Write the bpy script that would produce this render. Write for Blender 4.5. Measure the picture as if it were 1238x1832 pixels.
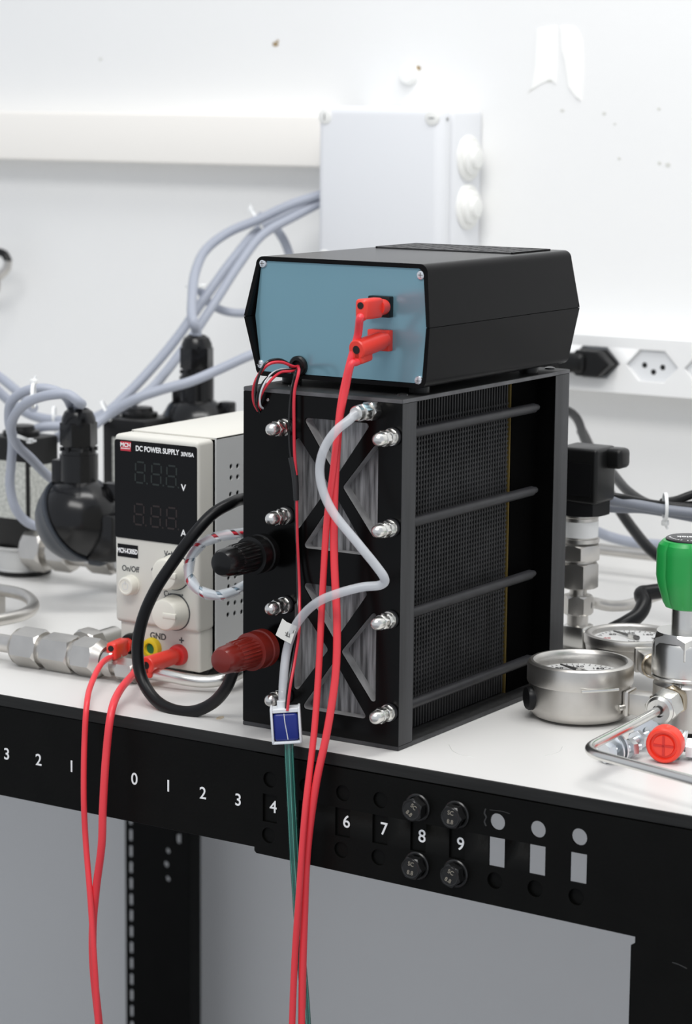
import bpy, bmesh, math, random
from mathutils import Vector, Matrix
random.seed(7)
for o in list(bpy.data.objects): bpy.data.objects.remove(o)
S = bpy.context.scene
C = S.collection
PI = math.pi
# ---------------------------------------------------------------- camera
# world: x along the bench front, y towards the wall, z up; z = 0 is the worktop surface
CAM = Vector((0.84341, -1.38885, 0.43322)); YAW, PITCH, ROLL, FPX = 0.5683, 0.16415, 0.00907, 4414.4
_f = Vector((-math.sin(YAW), math.cos(YAW), 0)); _r = Vector((math.cos(YAW), math.sin(YAW), 0)); _u = Vector((0, 0, 1))
FW = math.cos(PITCH)*_f - math.sin(PITCH)*_u; _u2 = math.sin(PITCH)*_f + math.cos(PITCH)*_u
RT = math.cos(ROLL)*_r + math.sin(ROLL)*_u2; UP = -math.sin(ROLL)*_r + math.cos(ROLL)*_u2
cd = bpy.data.cameras.new('camera'); cam = bpy.data.objects.new('camera', cd); C.objects.link(cam)
cam.matrix_world = Matrix(((RT.x, UP.x, -FW.x, CAM.x), (RT.y, UP.y, -FW.y, CAM.y), (RT.z, UP.z, -FW.z, CAM.z), (0, 0, 0, 1)))
cd.sensor_fit = 'VERTICAL'; cd.sensor_height = 36; cd.sensor_width = 24; cd.lens = FPX/1832*36
cd.clip_start = .05
cd.dof.use_dof = True; cd.dof.focus_distance = 1.72; cd.dof.aperture_fstop = 10.0
S.camera = cam
# ---------------------------------------------------------------- light
S.view_settings.view_transform = 'Standard'; S.view_settings.look = 'None'
S.view_settings.exposure = 0.12; S.view_settings.gamma = 1; S.view_settings.use_curve_mapping = False
w = bpy.data.worlds.new('world'); S.world = w; w.use_nodes = True
w.node_tree.nodes['Background'].inputs[0].default_value = (.90, .95, 1.03, 1)
w.node_tree.nodes['Background'].inputs[1].default_value = .6
def area(name, loc, target, sx, sy, power, col=(1, 1, 1)):
    l = bpy.data.lights.new(name, 'AREA'); l.shape = 'RECTANGLE'; l.size = sx; l.size_y = sy; l.energy = power; l.color = col
    o = bpy.data.objects.new(name, l); C.objects.link(o); o.location = loc
    o.rotation_euler = (Vector(target)-Vector(loc)).to_track_quat('-Z', 'Y').to_euler(); return o
area('ceiling_lamp', (0.15, .12, 1.75), (0.0, .25, 0), 1.3, .35, 15, (1, .99, .97))
area('ceiling_lamp', (0.3, -1.3, 1.75), (0.0, .1, 0), 1.5, .5, 21, (1, .985, .96))

# ---------------------------------------------------------------- helpers
def P(px, py, **k):
    d = FW + RT*((px-619)/FPX) - UP*((py-916)/FPX)
    (a, v), = k.items()
    if a == 'd': return CAM + d*v
    i = 'xyz'.index(a); return CAM + d*((v-CAM[i])/d[i])
MATS = {}
def mat(name, col, rough=.5, metal=0., spec=.5, noise=None, bump=None, alpha=1., coat=0., trans=0., emit=None, stretch=(1, 1, 1), col2=None):
    m = bpy.data.materials.new(name); m.use_nodes = True; nt = m.node_tree; b = nt.nodes['Principled BSDF']
    b.inputs['Base Color'].default_value = (*col, 1); b.inputs['Roughness'].default_value = rough
    b.inputs['Metallic'].default_value = metal; b.inputs['Specular IOR Level'].default_value = spec
    b.inputs['Alpha'].default_value = alpha; b.inputs['Coat Weight'].default_value = coat; b.inputs['Transmission Weight'].default_value = trans
    tc = nt.nodes.new('ShaderNodeTexCoord'); mp = nt.nodes.new('ShaderNodeMapping'); nt.links.new(tc.outputs['Object'], mp.inputs[0])
    mp.inputs['Scale'].default_value = stretch
    if noise:
        n = nt.nodes.new('ShaderNodeTexNoise'); n.inputs['Scale'].default_value = noise[0]; n.inputs['Detail'].default_value = 6
        nt.links.new(mp.outputs[0], n.inputs['Vector'])
        r = nt.nodes.new('ShaderNodeValToRGB'); c2 = col2 or tuple(min(1, c*(1-noise[1])) for c in col)
        r.color_ramp.elements[0].position = .35; r.color_ramp.elements[1].position = .65
        r.color_ramp.elements[0].color = (*c2, 1); r.color_ramp.elements[1].color = (*col, 1)
        nt.links.new(n.outputs[0], r.inputs[0]); nt.links.new(r.outputs[0], b.inputs['Base Color'])
    if bump:
        n = nt.nodes.new('ShaderNodeTexNoise'); n.inputs['Scale'].default_value = bump[0]; n.inputs['Detail'].default_value = 4
        nt.links.new(mp.outputs[0], n.inputs['Vector'])
        bp = nt.nodes.new('ShaderNodeBump'); bp.inputs['Strength'].default_value = bump[1]; bp.inputs['Distance'].default_value = .0005
        nt.links.new(n.outputs[0], bp.inputs['Height']); nt.links.new(bp.outputs[0], b.inputs['Normal'])
    if emit: b.inputs['Emission Color'].default_value = (*emit[0], 1); b.inputs['Emission Strength'].default_value = emit[1]
    MATS[name] = m; return m
def frame(axis):
    a = Vector(axis).normalized(); t = Vector((0, 0, 1)) if abs(a.z) < .9 else Vector((1, 0, 0))
    u = t.cross(a).normalized(); return a, u, a.cross(u)
def spline(pts, n=8):
    pts = [Vector(p) for p in pts]
    if len(pts) < 3: return pts
    q = [pts[0]*2-pts[1]] + pts + [pts[-1]*2-pts[-2]]; out = []
    for i in range(1, len(q)-2):
        p0, p1, p2, p3 = q[i-1:i+3]
        t1 = max((p1-p0).length, 1e-6)**.5; t2 = max((p2-p1).length, 1e-6)**.5; t3 = max((p3-p2).length, 1e-6)**.5
        m1 = ((p1-p0)/t1-(p2-p0)/(t1+t2)+(p2-p1)/t2)*t2; m2 = ((p2-p1)/t2-(p3-p1)/(t2+t3)+(p3-p2)/t3)*t2
        for k in range(n):
            t = k/n; t_2 = t*t; t_3 = t_2*t
            out.append(p1*(2*t_3-3*t_2+1)+m1*(t_3-2*t_2+t)+p2*(-2*t_3+3*t_2)+m2*(t_3-t_2))
    out.append(pts[-1]); return out
class MB:
    def __init__(s): s.v = []; s.f = []
    def add(s, vs, fs):
        n = len(s.v); s.v += [Vector(v) for v in vs]; s.f += [[i+n for i in f] for f in fs]; return s
    def box(s, c, size, bev=0, seg=2, rot=None):
        bm = bmesh.new(); bmesh.ops.create_cube(bm, size=1); bmesh.ops.scale(bm, vec=size, verts=bm.verts)
        if bev: bmesh.ops.bevel(bm, geom=bm.edges[:], offset=bev, segments=seg, profile=.5, affect='EDGES')
        if rot is not None: bmesh.ops.transform(bm, matrix=rot.to_4x4(), verts=bm.verts)
        bm.verts.index_update(); c = Vector(c)
        s.add([v.co+c for v in bm.verts], [[v.index for v in f.verts] for f in bm.faces]); bm.free(); return s
    def bx(s, x0, x1, y0, y1, z0, z1, bev=0, seg=2):
        return s.box(((x0+x1)/2, (y0+y1)/2, (z0+z1)/2), (x1-x0, y1-y0, z1-z0), bev, seg)
    def lathe(s, prof, origin, axis, seg=28, mod=None, phase=0, closed=False):
        a, u, v = frame(axis); o = Vector(origin); vs = []; fs = []; idx = []
        for k, (r, h) in enumerate(prof):
            if r < 1e-7: idx.append([len(vs)]*seg); vs.append(o+a*h)
            else:
                idx.append(list(range(len(vs), len(vs)+seg)))
                for j in range(seg):
                    t = phase+2*PI*j/seg; rr = r*(mod(k, t) if mod else 1)
                    vs.append(o+a*h+(u*math.cos(t)+v*math.sin(t))*rr)
        m = len(prof)
        for k in range(m if closed else m-1):
            A, B = idx[k], idx[(k+1) % m]
            for j in range(seg):
                j2 = (j+1) % seg; q = [A[j], A[j2], B[j2], B[j]]; q2 = []
                for i in q:
                    if i not in q2: q2.append(i)
                if len(q2) > 2: fs.append(q2)
        return s.add(vs, fs)
    def cyl(s, p0, p1, r0, r1=None, seg=20, bev=0):
        p0 = Vector(p0); p1 = Vector(p1); h = (p1-p0).length; r1 = r0 if r1 is None else r1
        if bev: pr = [(0, 0), (r0-bev, 0), (r0, bev), (r1, h-bev), (r1-bev, h), (0, h)]
        else: pr = [(0, 0), (r0, 0), (r1, h), (0, h)]
        return s.lathe(pr, p0, p1-p0, seg)
    def hex(s, p0, p1, r, phase=0, ch=.09):
        p0 = Vector(p0); p1 = Vector(p1); h = (p1-p0).length; c = ch*r
        # hexagon with the turned chamfer of a nut: corners cut back at both ends
        a, u, v = frame(p1-p0); vs = []; fs = []; n = 24
        def ap(t): return r*math.cos(PI/6)/math.cos(((t-phase) % (PI/3))-PI/6)
        rings = []
        for (h0, lim) in ((0, .88), (c, 1), (h-c, 1), (h, .88)):
            ring = []
            for j in range(n):
                t = phase+2*PI*j/n; rr = min(ap(t), r*lim) if lim < 1 else ap(t)
                hh = h0
                if 0 < h0 < h:
                    k = (ap(t)/r-math.cos(PI/6))/(1-math.cos(PI/6)); hh = (c*(.25+1.3*k) if h0 < h/2 else h-c*(.25+1.3*k))
                ring.append(len(vs)); vs.append(p0+a*hh+(u*math.cos(t)+v*math.sin(t))*rr)
            rings.append(ring)
        for A, B in zip(rings, rings[1:]):
            for j in range(n): fs.append([A[j], A[(j+1) % n], B[(j+1) % n], B[j]])
        fs.append(rings[0][::-1]); fs.append(rings[-1]); return s.add(vs, fs)
    def tube(s, pts, r, seg=12, n=8, raw=False):
        c = [Vector(p) for p in pts] if raw else spline(pts, n); vs = []; fs = []
        t0 = (c[1]-c[0]).normalized(); _, u, v = frame(t0); m = len(c)
        for i, p in enumerate(c):
            t = (c[min(i+1, m-1)]-c[max(i-1, 0)]).normalized(); u = (u-t*u.dot(t)).normalized(); v = t.cross(u)
            rr = r(i/(m-1)) if callable(r) else r
            for j in range(seg):
                a = 2*PI*j/seg; vs.append(p+(u*math.cos(a)+v*math.sin(a))*rr)
        for i in range(m-1):
            for j in range(seg): fs.append([i*seg+j, i*seg+(j+1) % seg, (i+1)*seg+(j+1) % seg, (i+1)*seg+j])
        fs.append(list(range(seg))[::-1]); fs.append(list(range((m-1)*seg, m*seg))); return s.add(vs, fs)
    def turn(s, c, M):
        c = Vector(c); s.v = [c+M @ (v-c) for v in s.v]; return s
    def mesh(s, name, m, off=Vector(), ang=35):
        me = bpy.data.meshes.new(name); me.from_pydata([v-off for v in s.v], [], s.f); me.update()
        bm = bmesh.new(); bm.from_mesh(me); bmesh.ops.recalc_face_normals(bm, faces=bm.faces); bm.to_mesh(me); bm.free()
        me.polygons.foreach_set('use_smooth', [True]*len(me.polygons)); me.set_sharp_from_angle(angle=math.radians(ang))
        me.materials.append(MATS[m]); return me
    def build(s, name, m, parent=None, ang=35, base=None):
        off = ROOT.get(parent, Vector()) if parent else (Vector(base) if base is not None else Vector())
        o = bpy.data.objects.new(name, s.mesh(name, m, off, ang)); C.objects.link(o)
        if parent: o.parent = parent; ROOT[o] = off
        else: o.location = off; ROOT[o] = off
        return o
ROOT = {}
def tag(o, label, cat, group=None, kind=None):
    o['label'] = label; o['category'] = cat
    if group: o['group'] = group
    if kind: o['kind'] = kind
    return o
def thing(name, loc, label, cat, group=None):
    o = bpy.data.objects.new(name, None); C.objects.link(o); o.location = loc; o.empty_display_size = .02; ROOT[o] = Vector(loc)
    return tag(o, label, cat, group)
def struct(o): o['kind'] = 'structure'; return o
def inst(me, name, parent, loc, rot=None):
    o = bpy.data.objects.new(name, me); C.objects.link(o); o.parent = parent; o.location = Vector(loc)-ROOT.get(parent, Vector())
    if rot: o.rotation_euler = rot
    ROOT[o] = Vector(loc); return o
def place(me, name, m, parent, M):
    me.transform(M); off = ROOT.get(parent, Vector()); me.transform(Matrix.Translation(-off))
    me.materials.clear(); me.materials.append(MATS[m]); o = bpy.data.objects.new(name, me); C.objects.link(o); o.parent = parent; ROOT[o] = off
    return o
RX = Matrix.Rotation(PI/2, 4, 'X')                      # xy drawing -> upright, facing -y
CYC = Matrix(((0, 0, 1, 0), (1, 0, 0, 0), (0, 1, 0, 0), (0, 0, 0, 1)))   # xy drawing -> yz plane, facing +x
def text(s, size, loc, m, parent, name='lettering', M=RX, ext=.00012, bold=0, align='CENTER', sx=1):
    cu = bpy.data.curves.new('t', 'FONT'); cu.body = s; cu.size = size; cu.align_x = align; cu.align_y = 'CENTER'; cu.extrude = ext; cu.offset = bold
    o = bpy.data.objects.new('t', cu); me = bpy.data.meshes.new_from_object(o); bpy.data.objects.remove(o); bpy.data.curves.remove(cu)
    return place(me, name, m, parent, Matrix.Translation(loc) @ M @ Matrix.Diagonal((sx, 1, 1, 1)))
def plate_mesh(outer, holes, t, bev=0):
    cu = bpy.data.curves.new('p', 'CURVE'); cu.dimensions = '2D'; cu.fill_mode = 'BOTH'; cu.extrude = t/2-bev; cu.bevel_depth = bev; cu.bevel_resolution = 1
    if bev: cu.offset = -bev
    for poly in [outer]+holes:
        sp = cu.splines.new('POLY'); sp.points.add(len(poly)-1); sp.use_cyclic_u = True
        for q, (x, y) in zip(sp.points, poly): q.co = (x, y, 0, 1)
    o = bpy.data.objects.new('p', cu); me = bpy.data.meshes.new_from_object(o); bpy.data.objects.remove(o); bpy.data.curves.remove(cu)
    me.polygons.foreach_set('use_smooth', [True]*len(me.polygons)); me.set_sharp_from_angle(angle=.6); return me
def plate(name, m, parent, outer, holes, t, M, bev=0): return place(plate_mesh(outer, holes, t, bev), name, m, parent, M)
def circ(x, y, r, n=24): return [(x+r*math.cos(2*PI*i/n), y+r*math.sin(2*PI*i/n)) for i in range(n)]
def rect(x0, x1, y0, y1): return [(x0, y0), (x1, y0), (x1, y1), (x0, y1)]
def roundpoly(pts, r, n=5):
    out = []; k = len(pts)
    for i in range(k):
        p = Vector(pts[i]); a = (Vector(pts[i-1])-p).normalized(); b = (Vector(pts[(i+1) % k])-p).normalized()
        ang = a.angle(b)/2; d = r/math.tan(ang); c = p+(a+b).normalized()*(r/math.sin(ang)); s = p+a*d; e = p+b*d
        va = s-c; vb = e-c; tot = va.angle_signed(vb)
        for j in range(n+1):
            th = -tot*j/n; out.append((c.x+va.x*math.cos(th)-va.y*math.sin(th), c.y+va.x*math.sin(th)+va.y*math.cos(th)))
    return out
def rrect(x0, x1, y0, y1, r, n=5): return roundpoly(rect(x0, x1, y0, y1), r, n)

# ---------------------------------------------------------------- materials
mat('wall', (.87, .87, .86), .75, noise=(3, .03), bump=(60, .25))
mat('paint_white', (.95, .95, .92), .5); mat('paint_grey', (.66, .66, .62), .8); mat('stain', (.35, .26, .15), .9)
mat('floor', (.3, .3, .31), .5, noise=(6, .15))
mat('pvc', (.9, .87, .82), .45); mat('box_grey', (.78, .79, .81), .45); mat('grommet', (.83, .83, .8), .5); mat('slot_dark', (.22, .22, .22), .6)
mat('socket_white', (.87, .87, .86), .35); mat('socket_face', (.78, .79, .8), .4)
mat('hole', (.006, .006, .006), .8)
mat('laminate', (.72, .71, .69), .35, noise=(2, .03), bump=(200, .03))
mat('edge_black', (.02, .02, .019), .55, spec=.3, noise=(90, .5), stretch=(.08, 1, 1), bump=(300, .5))
mat('frame_black', (.0035, .0035, .003), .42, spec=.12, noise=(30, .3), bump=(500, .2))
mat('print_white', (.9, .9, .9), .6)
mat('bolt_black', (.03, .03, .03), .24, metal=.6, bump=(300, .15)); mat('bolt_mark', (.3, .27, .22), .5)
mat('acrylic', (.0025, .0025, .0025), .22, spec=.15, noise=(20, .3)); mat('acrylic_edge', (.065, .065, .068), .5, spec=.3, noise=(40, .45), stretch=(1, 1, .1), bump=(300, .3))
mat('top_edge', (.11, .11, .115), .45, noise=(60, .4))
mat('pocket_wall', (.42, .42, .42), .4, metal=.2, noise=(60, .4), bump=(400, .4)); mat('pocket', (.34, .34, .345), .34, metal=.3, noise=(70, .8), stretch=(5, 1, .35), bump=(400, .5))
mat('graphite', (.03, .03, .031), .55, spec=.25, noise=(50, .4)); mat('inner_black', (.0015, .0015, .0015), .8, spec=.02); mat('brass_film', (.28, .2, .06), .4, metal=.6)
mat('dusty_black', (.02, .02, .02), .6, noise=(260, .8), col2=(.006, .006, .006))
mat('sleeve', (.022, .022, .025), .45, spec=.3, noise=(60, .3))
mat('steel', (.74, .73, .70), .27, metal=1, bump=(150, .04)); mat('steel_satin', (.62, .6, .57), .36, metal=1, noise=(40, .12), bump=(200, .05))
mat('steel_dark', (.4, .39, .37), .3, metal=1); mat('zinc', (.80, .83, .86), .36, metal=1); mat('chrome', (.85, .85, .85), .1, metal=1)
mat('post_black', (.004, .004, .004), .25, spec=.3); mat('post_red', (.17, .013, .008), .28)
mat('case_black', (.006, .006, .0063), .24, spec=.06, bump=(900, .05)); mat('case_top', (.014, .014, .0145), .42, bump=(900, .35)); mat('panel_blue', (.18, .34, .41), .2, metal=.35, noise=(8, .04)); mat('vent', (.02, .02, .021), .5)
mat('red_plastic', (.78, .045, .028), .35); mat('red_cable', (.85, .05, .065), .38); mat('red_wire', (.62, .03, .05), .35); mat('black_plastic', (.006, .006, .006), .35, spec=.3); mat('black_wire', (.006, .006, .006), .25)
mat('shrink', (.012, .012, .013), .5); mat('white_wire', (.7, .72, .75), .35); mat('blue_wire', (.25, .33, .4), .35)
mat('hose', (.72, .74, .77), .22, alpha=.5, spec=.6); mat('paper', (.8, .79, .74), .7); mat('ink', (.03, .03, .03), .7)
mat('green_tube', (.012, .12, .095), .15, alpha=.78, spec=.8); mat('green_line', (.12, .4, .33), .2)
mat('valve_blue', (.006, .02, .2), .3); mat('valve_white', (.75, .78, .8), .4)
mat('cream', (.66, .645, .59), .45, bump=(700, .1)); mat('cream_knob', (.74, .72, .64), .38); mat('case_side', (.62, .63, .63), .45); mat('screen_black', (.003, .003, .0035), .1, spec=.2)
mat('badge', (.55, .03, .05), .4); mat('segment_green', (.009, .015, .013), .4); mat('segment_red', (.014, .006, .005), .4); mat('grey_print', (.05, .055, .06), .6)
mat('yellow', (.75, .55, .02), .4); mat('green_dark', (.02, .15, .05), .5); mat('post_bright', (.65, .03, .03), .35)
mat('rubber', (.006, .006, .0065), .35, spec=.25); mat('wrap', (.82, .86, .9), .3, alpha=.4)
mat('cable_grey', (.36, .385, .45), .45); mat('cable_grey_dark', (.2, .215, .25), .45); mat('tie', (.85, .86, .85), .4)
mat('housing', (.005, .005, .0055), .2, spec=.4); mat('housing_rim', (.04, .047, .058), .4); mat('label_paper', (.55, .56, .52), .5, noise=(300, .35)); mat('silver_paint', (.55, .55, .54), .4, metal=.3)
mat('knob_green', (.015, .3, .06), .38); mat('cap_black', (.02, .02, .022), .4); mat('cap_red', (.85, .05, .025), .35, spec=.5)
mat('dial', (.85, .85, .84), .5); mat('dial_red', (.6, .1, .1), .5); mat('amber', (.5, .43, .33), .3, metal=1)
mg = bpy.data.materials.new('gauge_glass'); mg.use_nodes = True; nt = mg.node_tree; nt.nodes.clear()
a_ = nt.nodes.new('ShaderNodeBsdfTransparent'); b_ = nt.nodes.new('ShaderNodeBsdfGlossy'); b_.inputs['Roughness'].default_value = .03; x_ = nt.nodes.new('ShaderNodeMixShader'); x_.inputs[0].default_value = .13
o_ = nt.nodes.new('ShaderNodeOutputMaterial'); nt.links.new(a_.outputs[0], x_.inputs[1]); nt.links.new(b_.outputs[0], x_.inputs[2]); nt.links.new(x_.outputs[0], o_.inputs[0]); MATS['gauge_glass'] = mg

# ================================================================ the setting
YW = .78; FLOOR = -.9
wall = struct(MB().bx(-2.6, 1.6, YW, YW+.12, FLOOR, 2.0).build('wall_back', 'wall'))
struct(MB().bx(-2.6, 1.6, -2.6, YW+.12, FLOOR-.05, FLOOR).build('floor', 'floor'))
def wpatch(poly, m, name, t=.0012):
    pts = [P(x, y, y=YW) for x, y in poly]; plate(name, m, wall, [(p.x, p.z) for p in pts], [], t, Matrix.Translation((0, YW-t/2+.0002, 0)) @ RX)
wpatch([(962, 52), (996, 46), (997, 100), (995, 150), (985, 142), (968, 150), (952, 160), (958, 120)], 'paint_white', 'filler_patch')
wpatch([(1004, 48), (1030, 50), (1040, 70), (1043, 120), (1040, 180), (1030, 172), (1018, 155), (1012, 110), (1006, 90)], 'paint_white', 'filler_patch', .0016)
wpatch([(944, 167), (956, 152), (968, 141), (986, 141), (989, 147), (970, 146), (957, 157)], 'paint_grey', 'paint_chip', .0007)
wpatch([(1018, 153), (1024, 156), (1038, 176), (1034, 178), (1026, 166)], 'paint_grey', 'paint_chip', .0007)
for (x, y, r, m) in ((493, 79, 4.5, 'stain'), (497, 73, 2, 'stain'), (1081, 203, 3, 'paint_grey'), (1179, 195, 2.6, 'paint_grey'), (1108, 284, 2.5, 'paint_grey'), (180, 106, 2.5, 'paint_grey'), (1195, 295, 4, 'paint_grey'), (1180, 292, 3, 'paint_grey'), (1006, 198, 3, 'paint_grey'), (1100, 222, 2, 'paint_grey'), (748, 122, 4.5, 'stain')):
    wpatch([(x+r*(1.2+.3*math.sin(5*k))*math.cos(k), y+r*math.sin(k)) for k in [2*PI*i/10 for i in range(10)]], m, 'wall_spot', .0006)
# round white filler knob on the wall
p = P(733, 133, y=YW)
tag(MB().lathe([(.0105, -.001), (.0105, .004), (.008, .008), (.003, .0095), (0, .0096)], p, (0, -1, 0)).build('wall_plug', 'paint_white', base=p), 'round white cap stuck on the wall above the junction box', 'wall plug')
# cable trunking
pe = P(575, 250, y=YW-.04); zt = P(300, 203, y=YW-.04).z; zb = P(300, 293, y=YW-.04).z; xj = pe.x
t = thing('cable_trunking', (xj-.8, YW, zb), 'long cream plastic cable trunking running along the wall', 'trunking')
MB().bx(-2.4, xj, YW-.034, YW, zb+.001, zt-.001, .001).build('base_channel', 'pvc', t)
MB().bx(-2.4, xj, YW-.04, YW-.0335, zb, zt, .003, 3).build('lid', 'pvc', t)
# junction box
yj = YW-.085; a0 = P(566, 300, y=yj); a1 = P(787, 330, y=yj); zt = P(600, 189, y=yj).z; zb = a0.z-.1
t = thing('junction_box', ((a0.x+a1.x)/2, YW, zb), 'pale grey square junction box mounted on the wall', 'junction box')
MB().bx(a0.x+.002, a1.x-.001, yj+.024, YW, zb+.002, zt-.002, .006, 3).build('body', 'box_grey', t)
MB().bx(a0.x, a1.x, yj, yj+.0255, zb, zt, .009, 4).build('lid', 'box_grey', t)
for (x, z) in ((a0.x+.010, zt-.011), (a1.x-.010, zt-.011), (a0.x+.010, zb+.011), (a1.x-.010, zb+.011)):
    sc = MB().lathe([(.0075, .002), (.0075, -.0006), (.0066, -.0012), (0, -.0012)], (x, yj, z), (0, 1, 0)).build('lid_screw', 'grommet', t)
    MB().box((x, yj-.0012, z), (.0065 if x > a0.x+.02 or z < zt-.03 else .0012, .0006, .0012 if x > a0.x+.02 or z < zt-.03 else .0065)).build('screw_slot', 'slot_dark', sc)
for zc in (zt-.05, zt-.098):
    g = MB().lathe([(.0225, -.002), (.0225, .002), (.019, .004), (.0175, .0035), (.0165, .007), (.012, .009), (.011, .0085), (.009, .0125), (.003, .0135), (0, .0135)], (a1.x-.001, yj+.056, zc), (1, 0, 0), 32).build('cable_grommet', 'grommet', t)
MB().lathe([(.0225, -.002), (.0225, .002), (.017, .003), (.0165, .005), (0, .005)], ((a0.x+a1.x)/2+.012, yj+.05, zt-.003), (0, 0, 1), 32).build('cable_grommet', 'grommet', t)
MB().box((a1.x+.0003, yj+.012, zt-.012), (.0006, .003, .003)).build('latch_hole', 'slot_dark', t)
# socket strip
ys = YW-.045; zt = P(1150, 605, y=ys).z; zb = P(1100, 703, y=ys).z; zc = P(1166, 655, y=ys).z; xs = P(1166, 655, y=ys).x
t = thing('socket_strip', (xs, YW, zb), 'white wall-mounted strip of hexagonal power sockets', 'power strip')
pitch = (P(1166, 655, y=ys)-P(1064, 648, y=ys)).x
hexa = lambda x, z, a, b: [(x-a, z), (x-a*.48, z-b), (x+a*.48, z-b), (x+a, z), (x+a*.48, z+b), (x-a*.48, z+b)]
MB().bx(xs-.36, xs+.4, ys+.006, YW, zb, zt, .002, 2).build('body', 'socket_white', t)
plate('cover', 'socket_white', t, rect(xs-.36, xs+.4, zb, zt), [hexa(xs+k*pitch, zc, .027, .0148) for k in (-2, -1, 0, 1, 2)], .006, Matrix.Translation((0, ys+.003, 0)) @ RX, .0008)
for k in (-2, -1, 0, 1, 2):
    x = xs+k*pitch
    f = plate('socket', 'socket_face', t, hexa(x, zc, .0268, .0146), [], .001, Matrix.Translation((0, ys+.0048, 0)) @ RX)
    if k != -1:
        for (dx, dz) in ((-.0095, 0), (.0095, -.001), (0, -.006)):
            MB().cyl((x+dx, ys+.0043, zc+dz), (x+dx, ys+.0041, zc+dz), .0027, seg=14).build('pin_hole', 'hole', f)
# plug
xp = xs-pitch
t = thing('power_plug', (xp, ys, zc), 'black angled mains plug pushed into the socket strip', 'plug')
yo = ys+.004
plate('plug_body', 'black_plastic', t, hexa(xp, zc, .0245, .0125), [], .022, Matrix.Translation((0, yo-.011, 0)) @ RX, .002)
MB().box((xp-.016, yo-.020, zc), (.03, .016, .019), .005, 3).tube([(xp-.028, yo-.02, zc), (xp-.042, yo-.021, zc-.002), (xp-.055, yo-.022, zc-.007)], lambda f: .0085-.0035*f, 14).build('plug_neck', 'black_plastic', t)
MB().tube([(xp-.05, yo-.022, zc-.005), (xp-.072, yo-.025, zc-.03), P(1024, 740, y=.66), P(1048, 790, y=.6), P(1092, 842, y=.52), P(1125, 880, y=.47), P(1165, 903, y=.44), P(1210, 907, y=.43), P(1270, 905, y=.43), Vector((.35, .45, .10)), Vector((.85, .47, .09))], .0042).build('cord', 'black_plastic', t)

# ================================================================ bench
YE = -.0296; ZB = -.0082
t = thing('worktop', (-.3, .35, ZB), 'white laminate worktop with black front edge', 'worktop')
MB().bx(-1.6, .9, YE+.0012, YW-.008, ZB, 0).build('board', 'laminate', t)
MB().bx(-1.6, .9, YE, YE+.0014, ZB-.0002, .0002, .0004, 1).build('edge_band', 'edge_black', t)
# stains and hairline scratches on the laminate
def tpatch(poly, m, name):
    pts = [P(x, y, z=0) for x, y in poly]; plate(name, m, t, [(p.x, p.y) for p in pts], [], .0002, Matrix.Translation((0, 0, .0001)))
mat('tea', (.62, .52, .38), .5); mat('scratch', (.55, .55, .53), .6)
tpatch([(386, 1285), (392, 1282), (400, 1281), (401, 1284), (394, 1287), (388, 1287)], 'tea', 'stain')
def line(pts, wd, m, name):
    q = spline([P(x, y, z=0) for x, y in pts], 5); MB().tube([v+Vector((0, 0, .00004)) for v in q], wd, 4, raw=True).build(name, m, t)
line([(803, 1332), (812, 1345), (830, 1352), (848, 1354)], .00018, 'scratch', 'scratch')
line([(975, 1352), (985, 1350), (1000, 1345), (1006, 1336)], .00018, 'scratch', 'scratch')
# frame
t = thing('bench_frame', (-.2, .3, FLOOR), 'black steel bench frame with numbered front beam', 'bench frame')
YB = YE+.0012
MB().bx(-1.6, .081, YB, YB+.003, -.0772, ZB-.0004, .0005, 1).bx(-1.6, .081, YB+.003, YB+.03, ZB-.0034, ZB-.0004).bx(-1.6, .075, YB+.003, YB+.03, -.0772, -.0742).build('front_beam', 'frame_black', t)
MB().bx(.0812, .9, YB+.001, YB+.03, -.0165, ZB-.0004).build('upper_rail', 'frame_black', t)
for px, py, s in [(12, 1350, '3'), (69, 1360.5, '2'), (128, 1372, '1'), (240.5, 1394.5, '0'), (301, 1407, '1'), (363, 1420, '2'), (426, 1432, '3'), (489, 1444.5, '4'), (553, 1458, '5'), (620, 1471, '6'), (687, 1484, '7'), (755, 1497, '8'), (824, 1511, '9')]:
    text(s, .0122, P(px, py, y=YB-.0001), 'print_white', t, 'numeral', bold=.0001)
# slotted corner plate
cols = [-.0845+.02978*k for k in range(9)]
holes = []
for x in cols:
    holes += [circ(x+.0004, -.0263, .0056, 20), rect(x-.0056, x+.0062, -.0567, -.0370), circ(x-.0006, -.0662, .0056, 20)]
pl = [(-.0972, ZB-.0008), (.30, ZB-.0008), (.30, -.62), (.1925, -.62), (.1925, -.0905), (.1953, -.0885), (.1953, -.0845), (-.0955, -.0806), (-.0972, -.079)]
plate('slotted_plate', 'frame_black', t, pl, holes, .0018, Matrix.Translation((0, YB-.0010, 0)) @ RX, .0002)
MB().bx(.196, .26, YB+.001, YB+.06, FLOOR, -.02, .002).build('leg', 'frame_black', t)
MB().bx(.08, .21, YB+.001, YB+.006, -.0805, -.0605).build('stiffener', 'frame_black', t)
# scuffs
mat('scuff', (.03, .03, .03), .6)
for (pp, wd) in (([(869, 1447), (867, 1455), (870, 1462), (867, 1470), (870, 1478)], .0006), ([(1203, 1722), (1215, 1726), (1229, 1733)], .0003), ([(876, 1449), (900, 1452), (912, 1456)], .0002)):
    q = spline([P(x, y, y=YB-.0020) for x, y in pp], 4); MB().tube(q, wd, 5, raw=True).build('scuff_mark', 'scuff', t)
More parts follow.
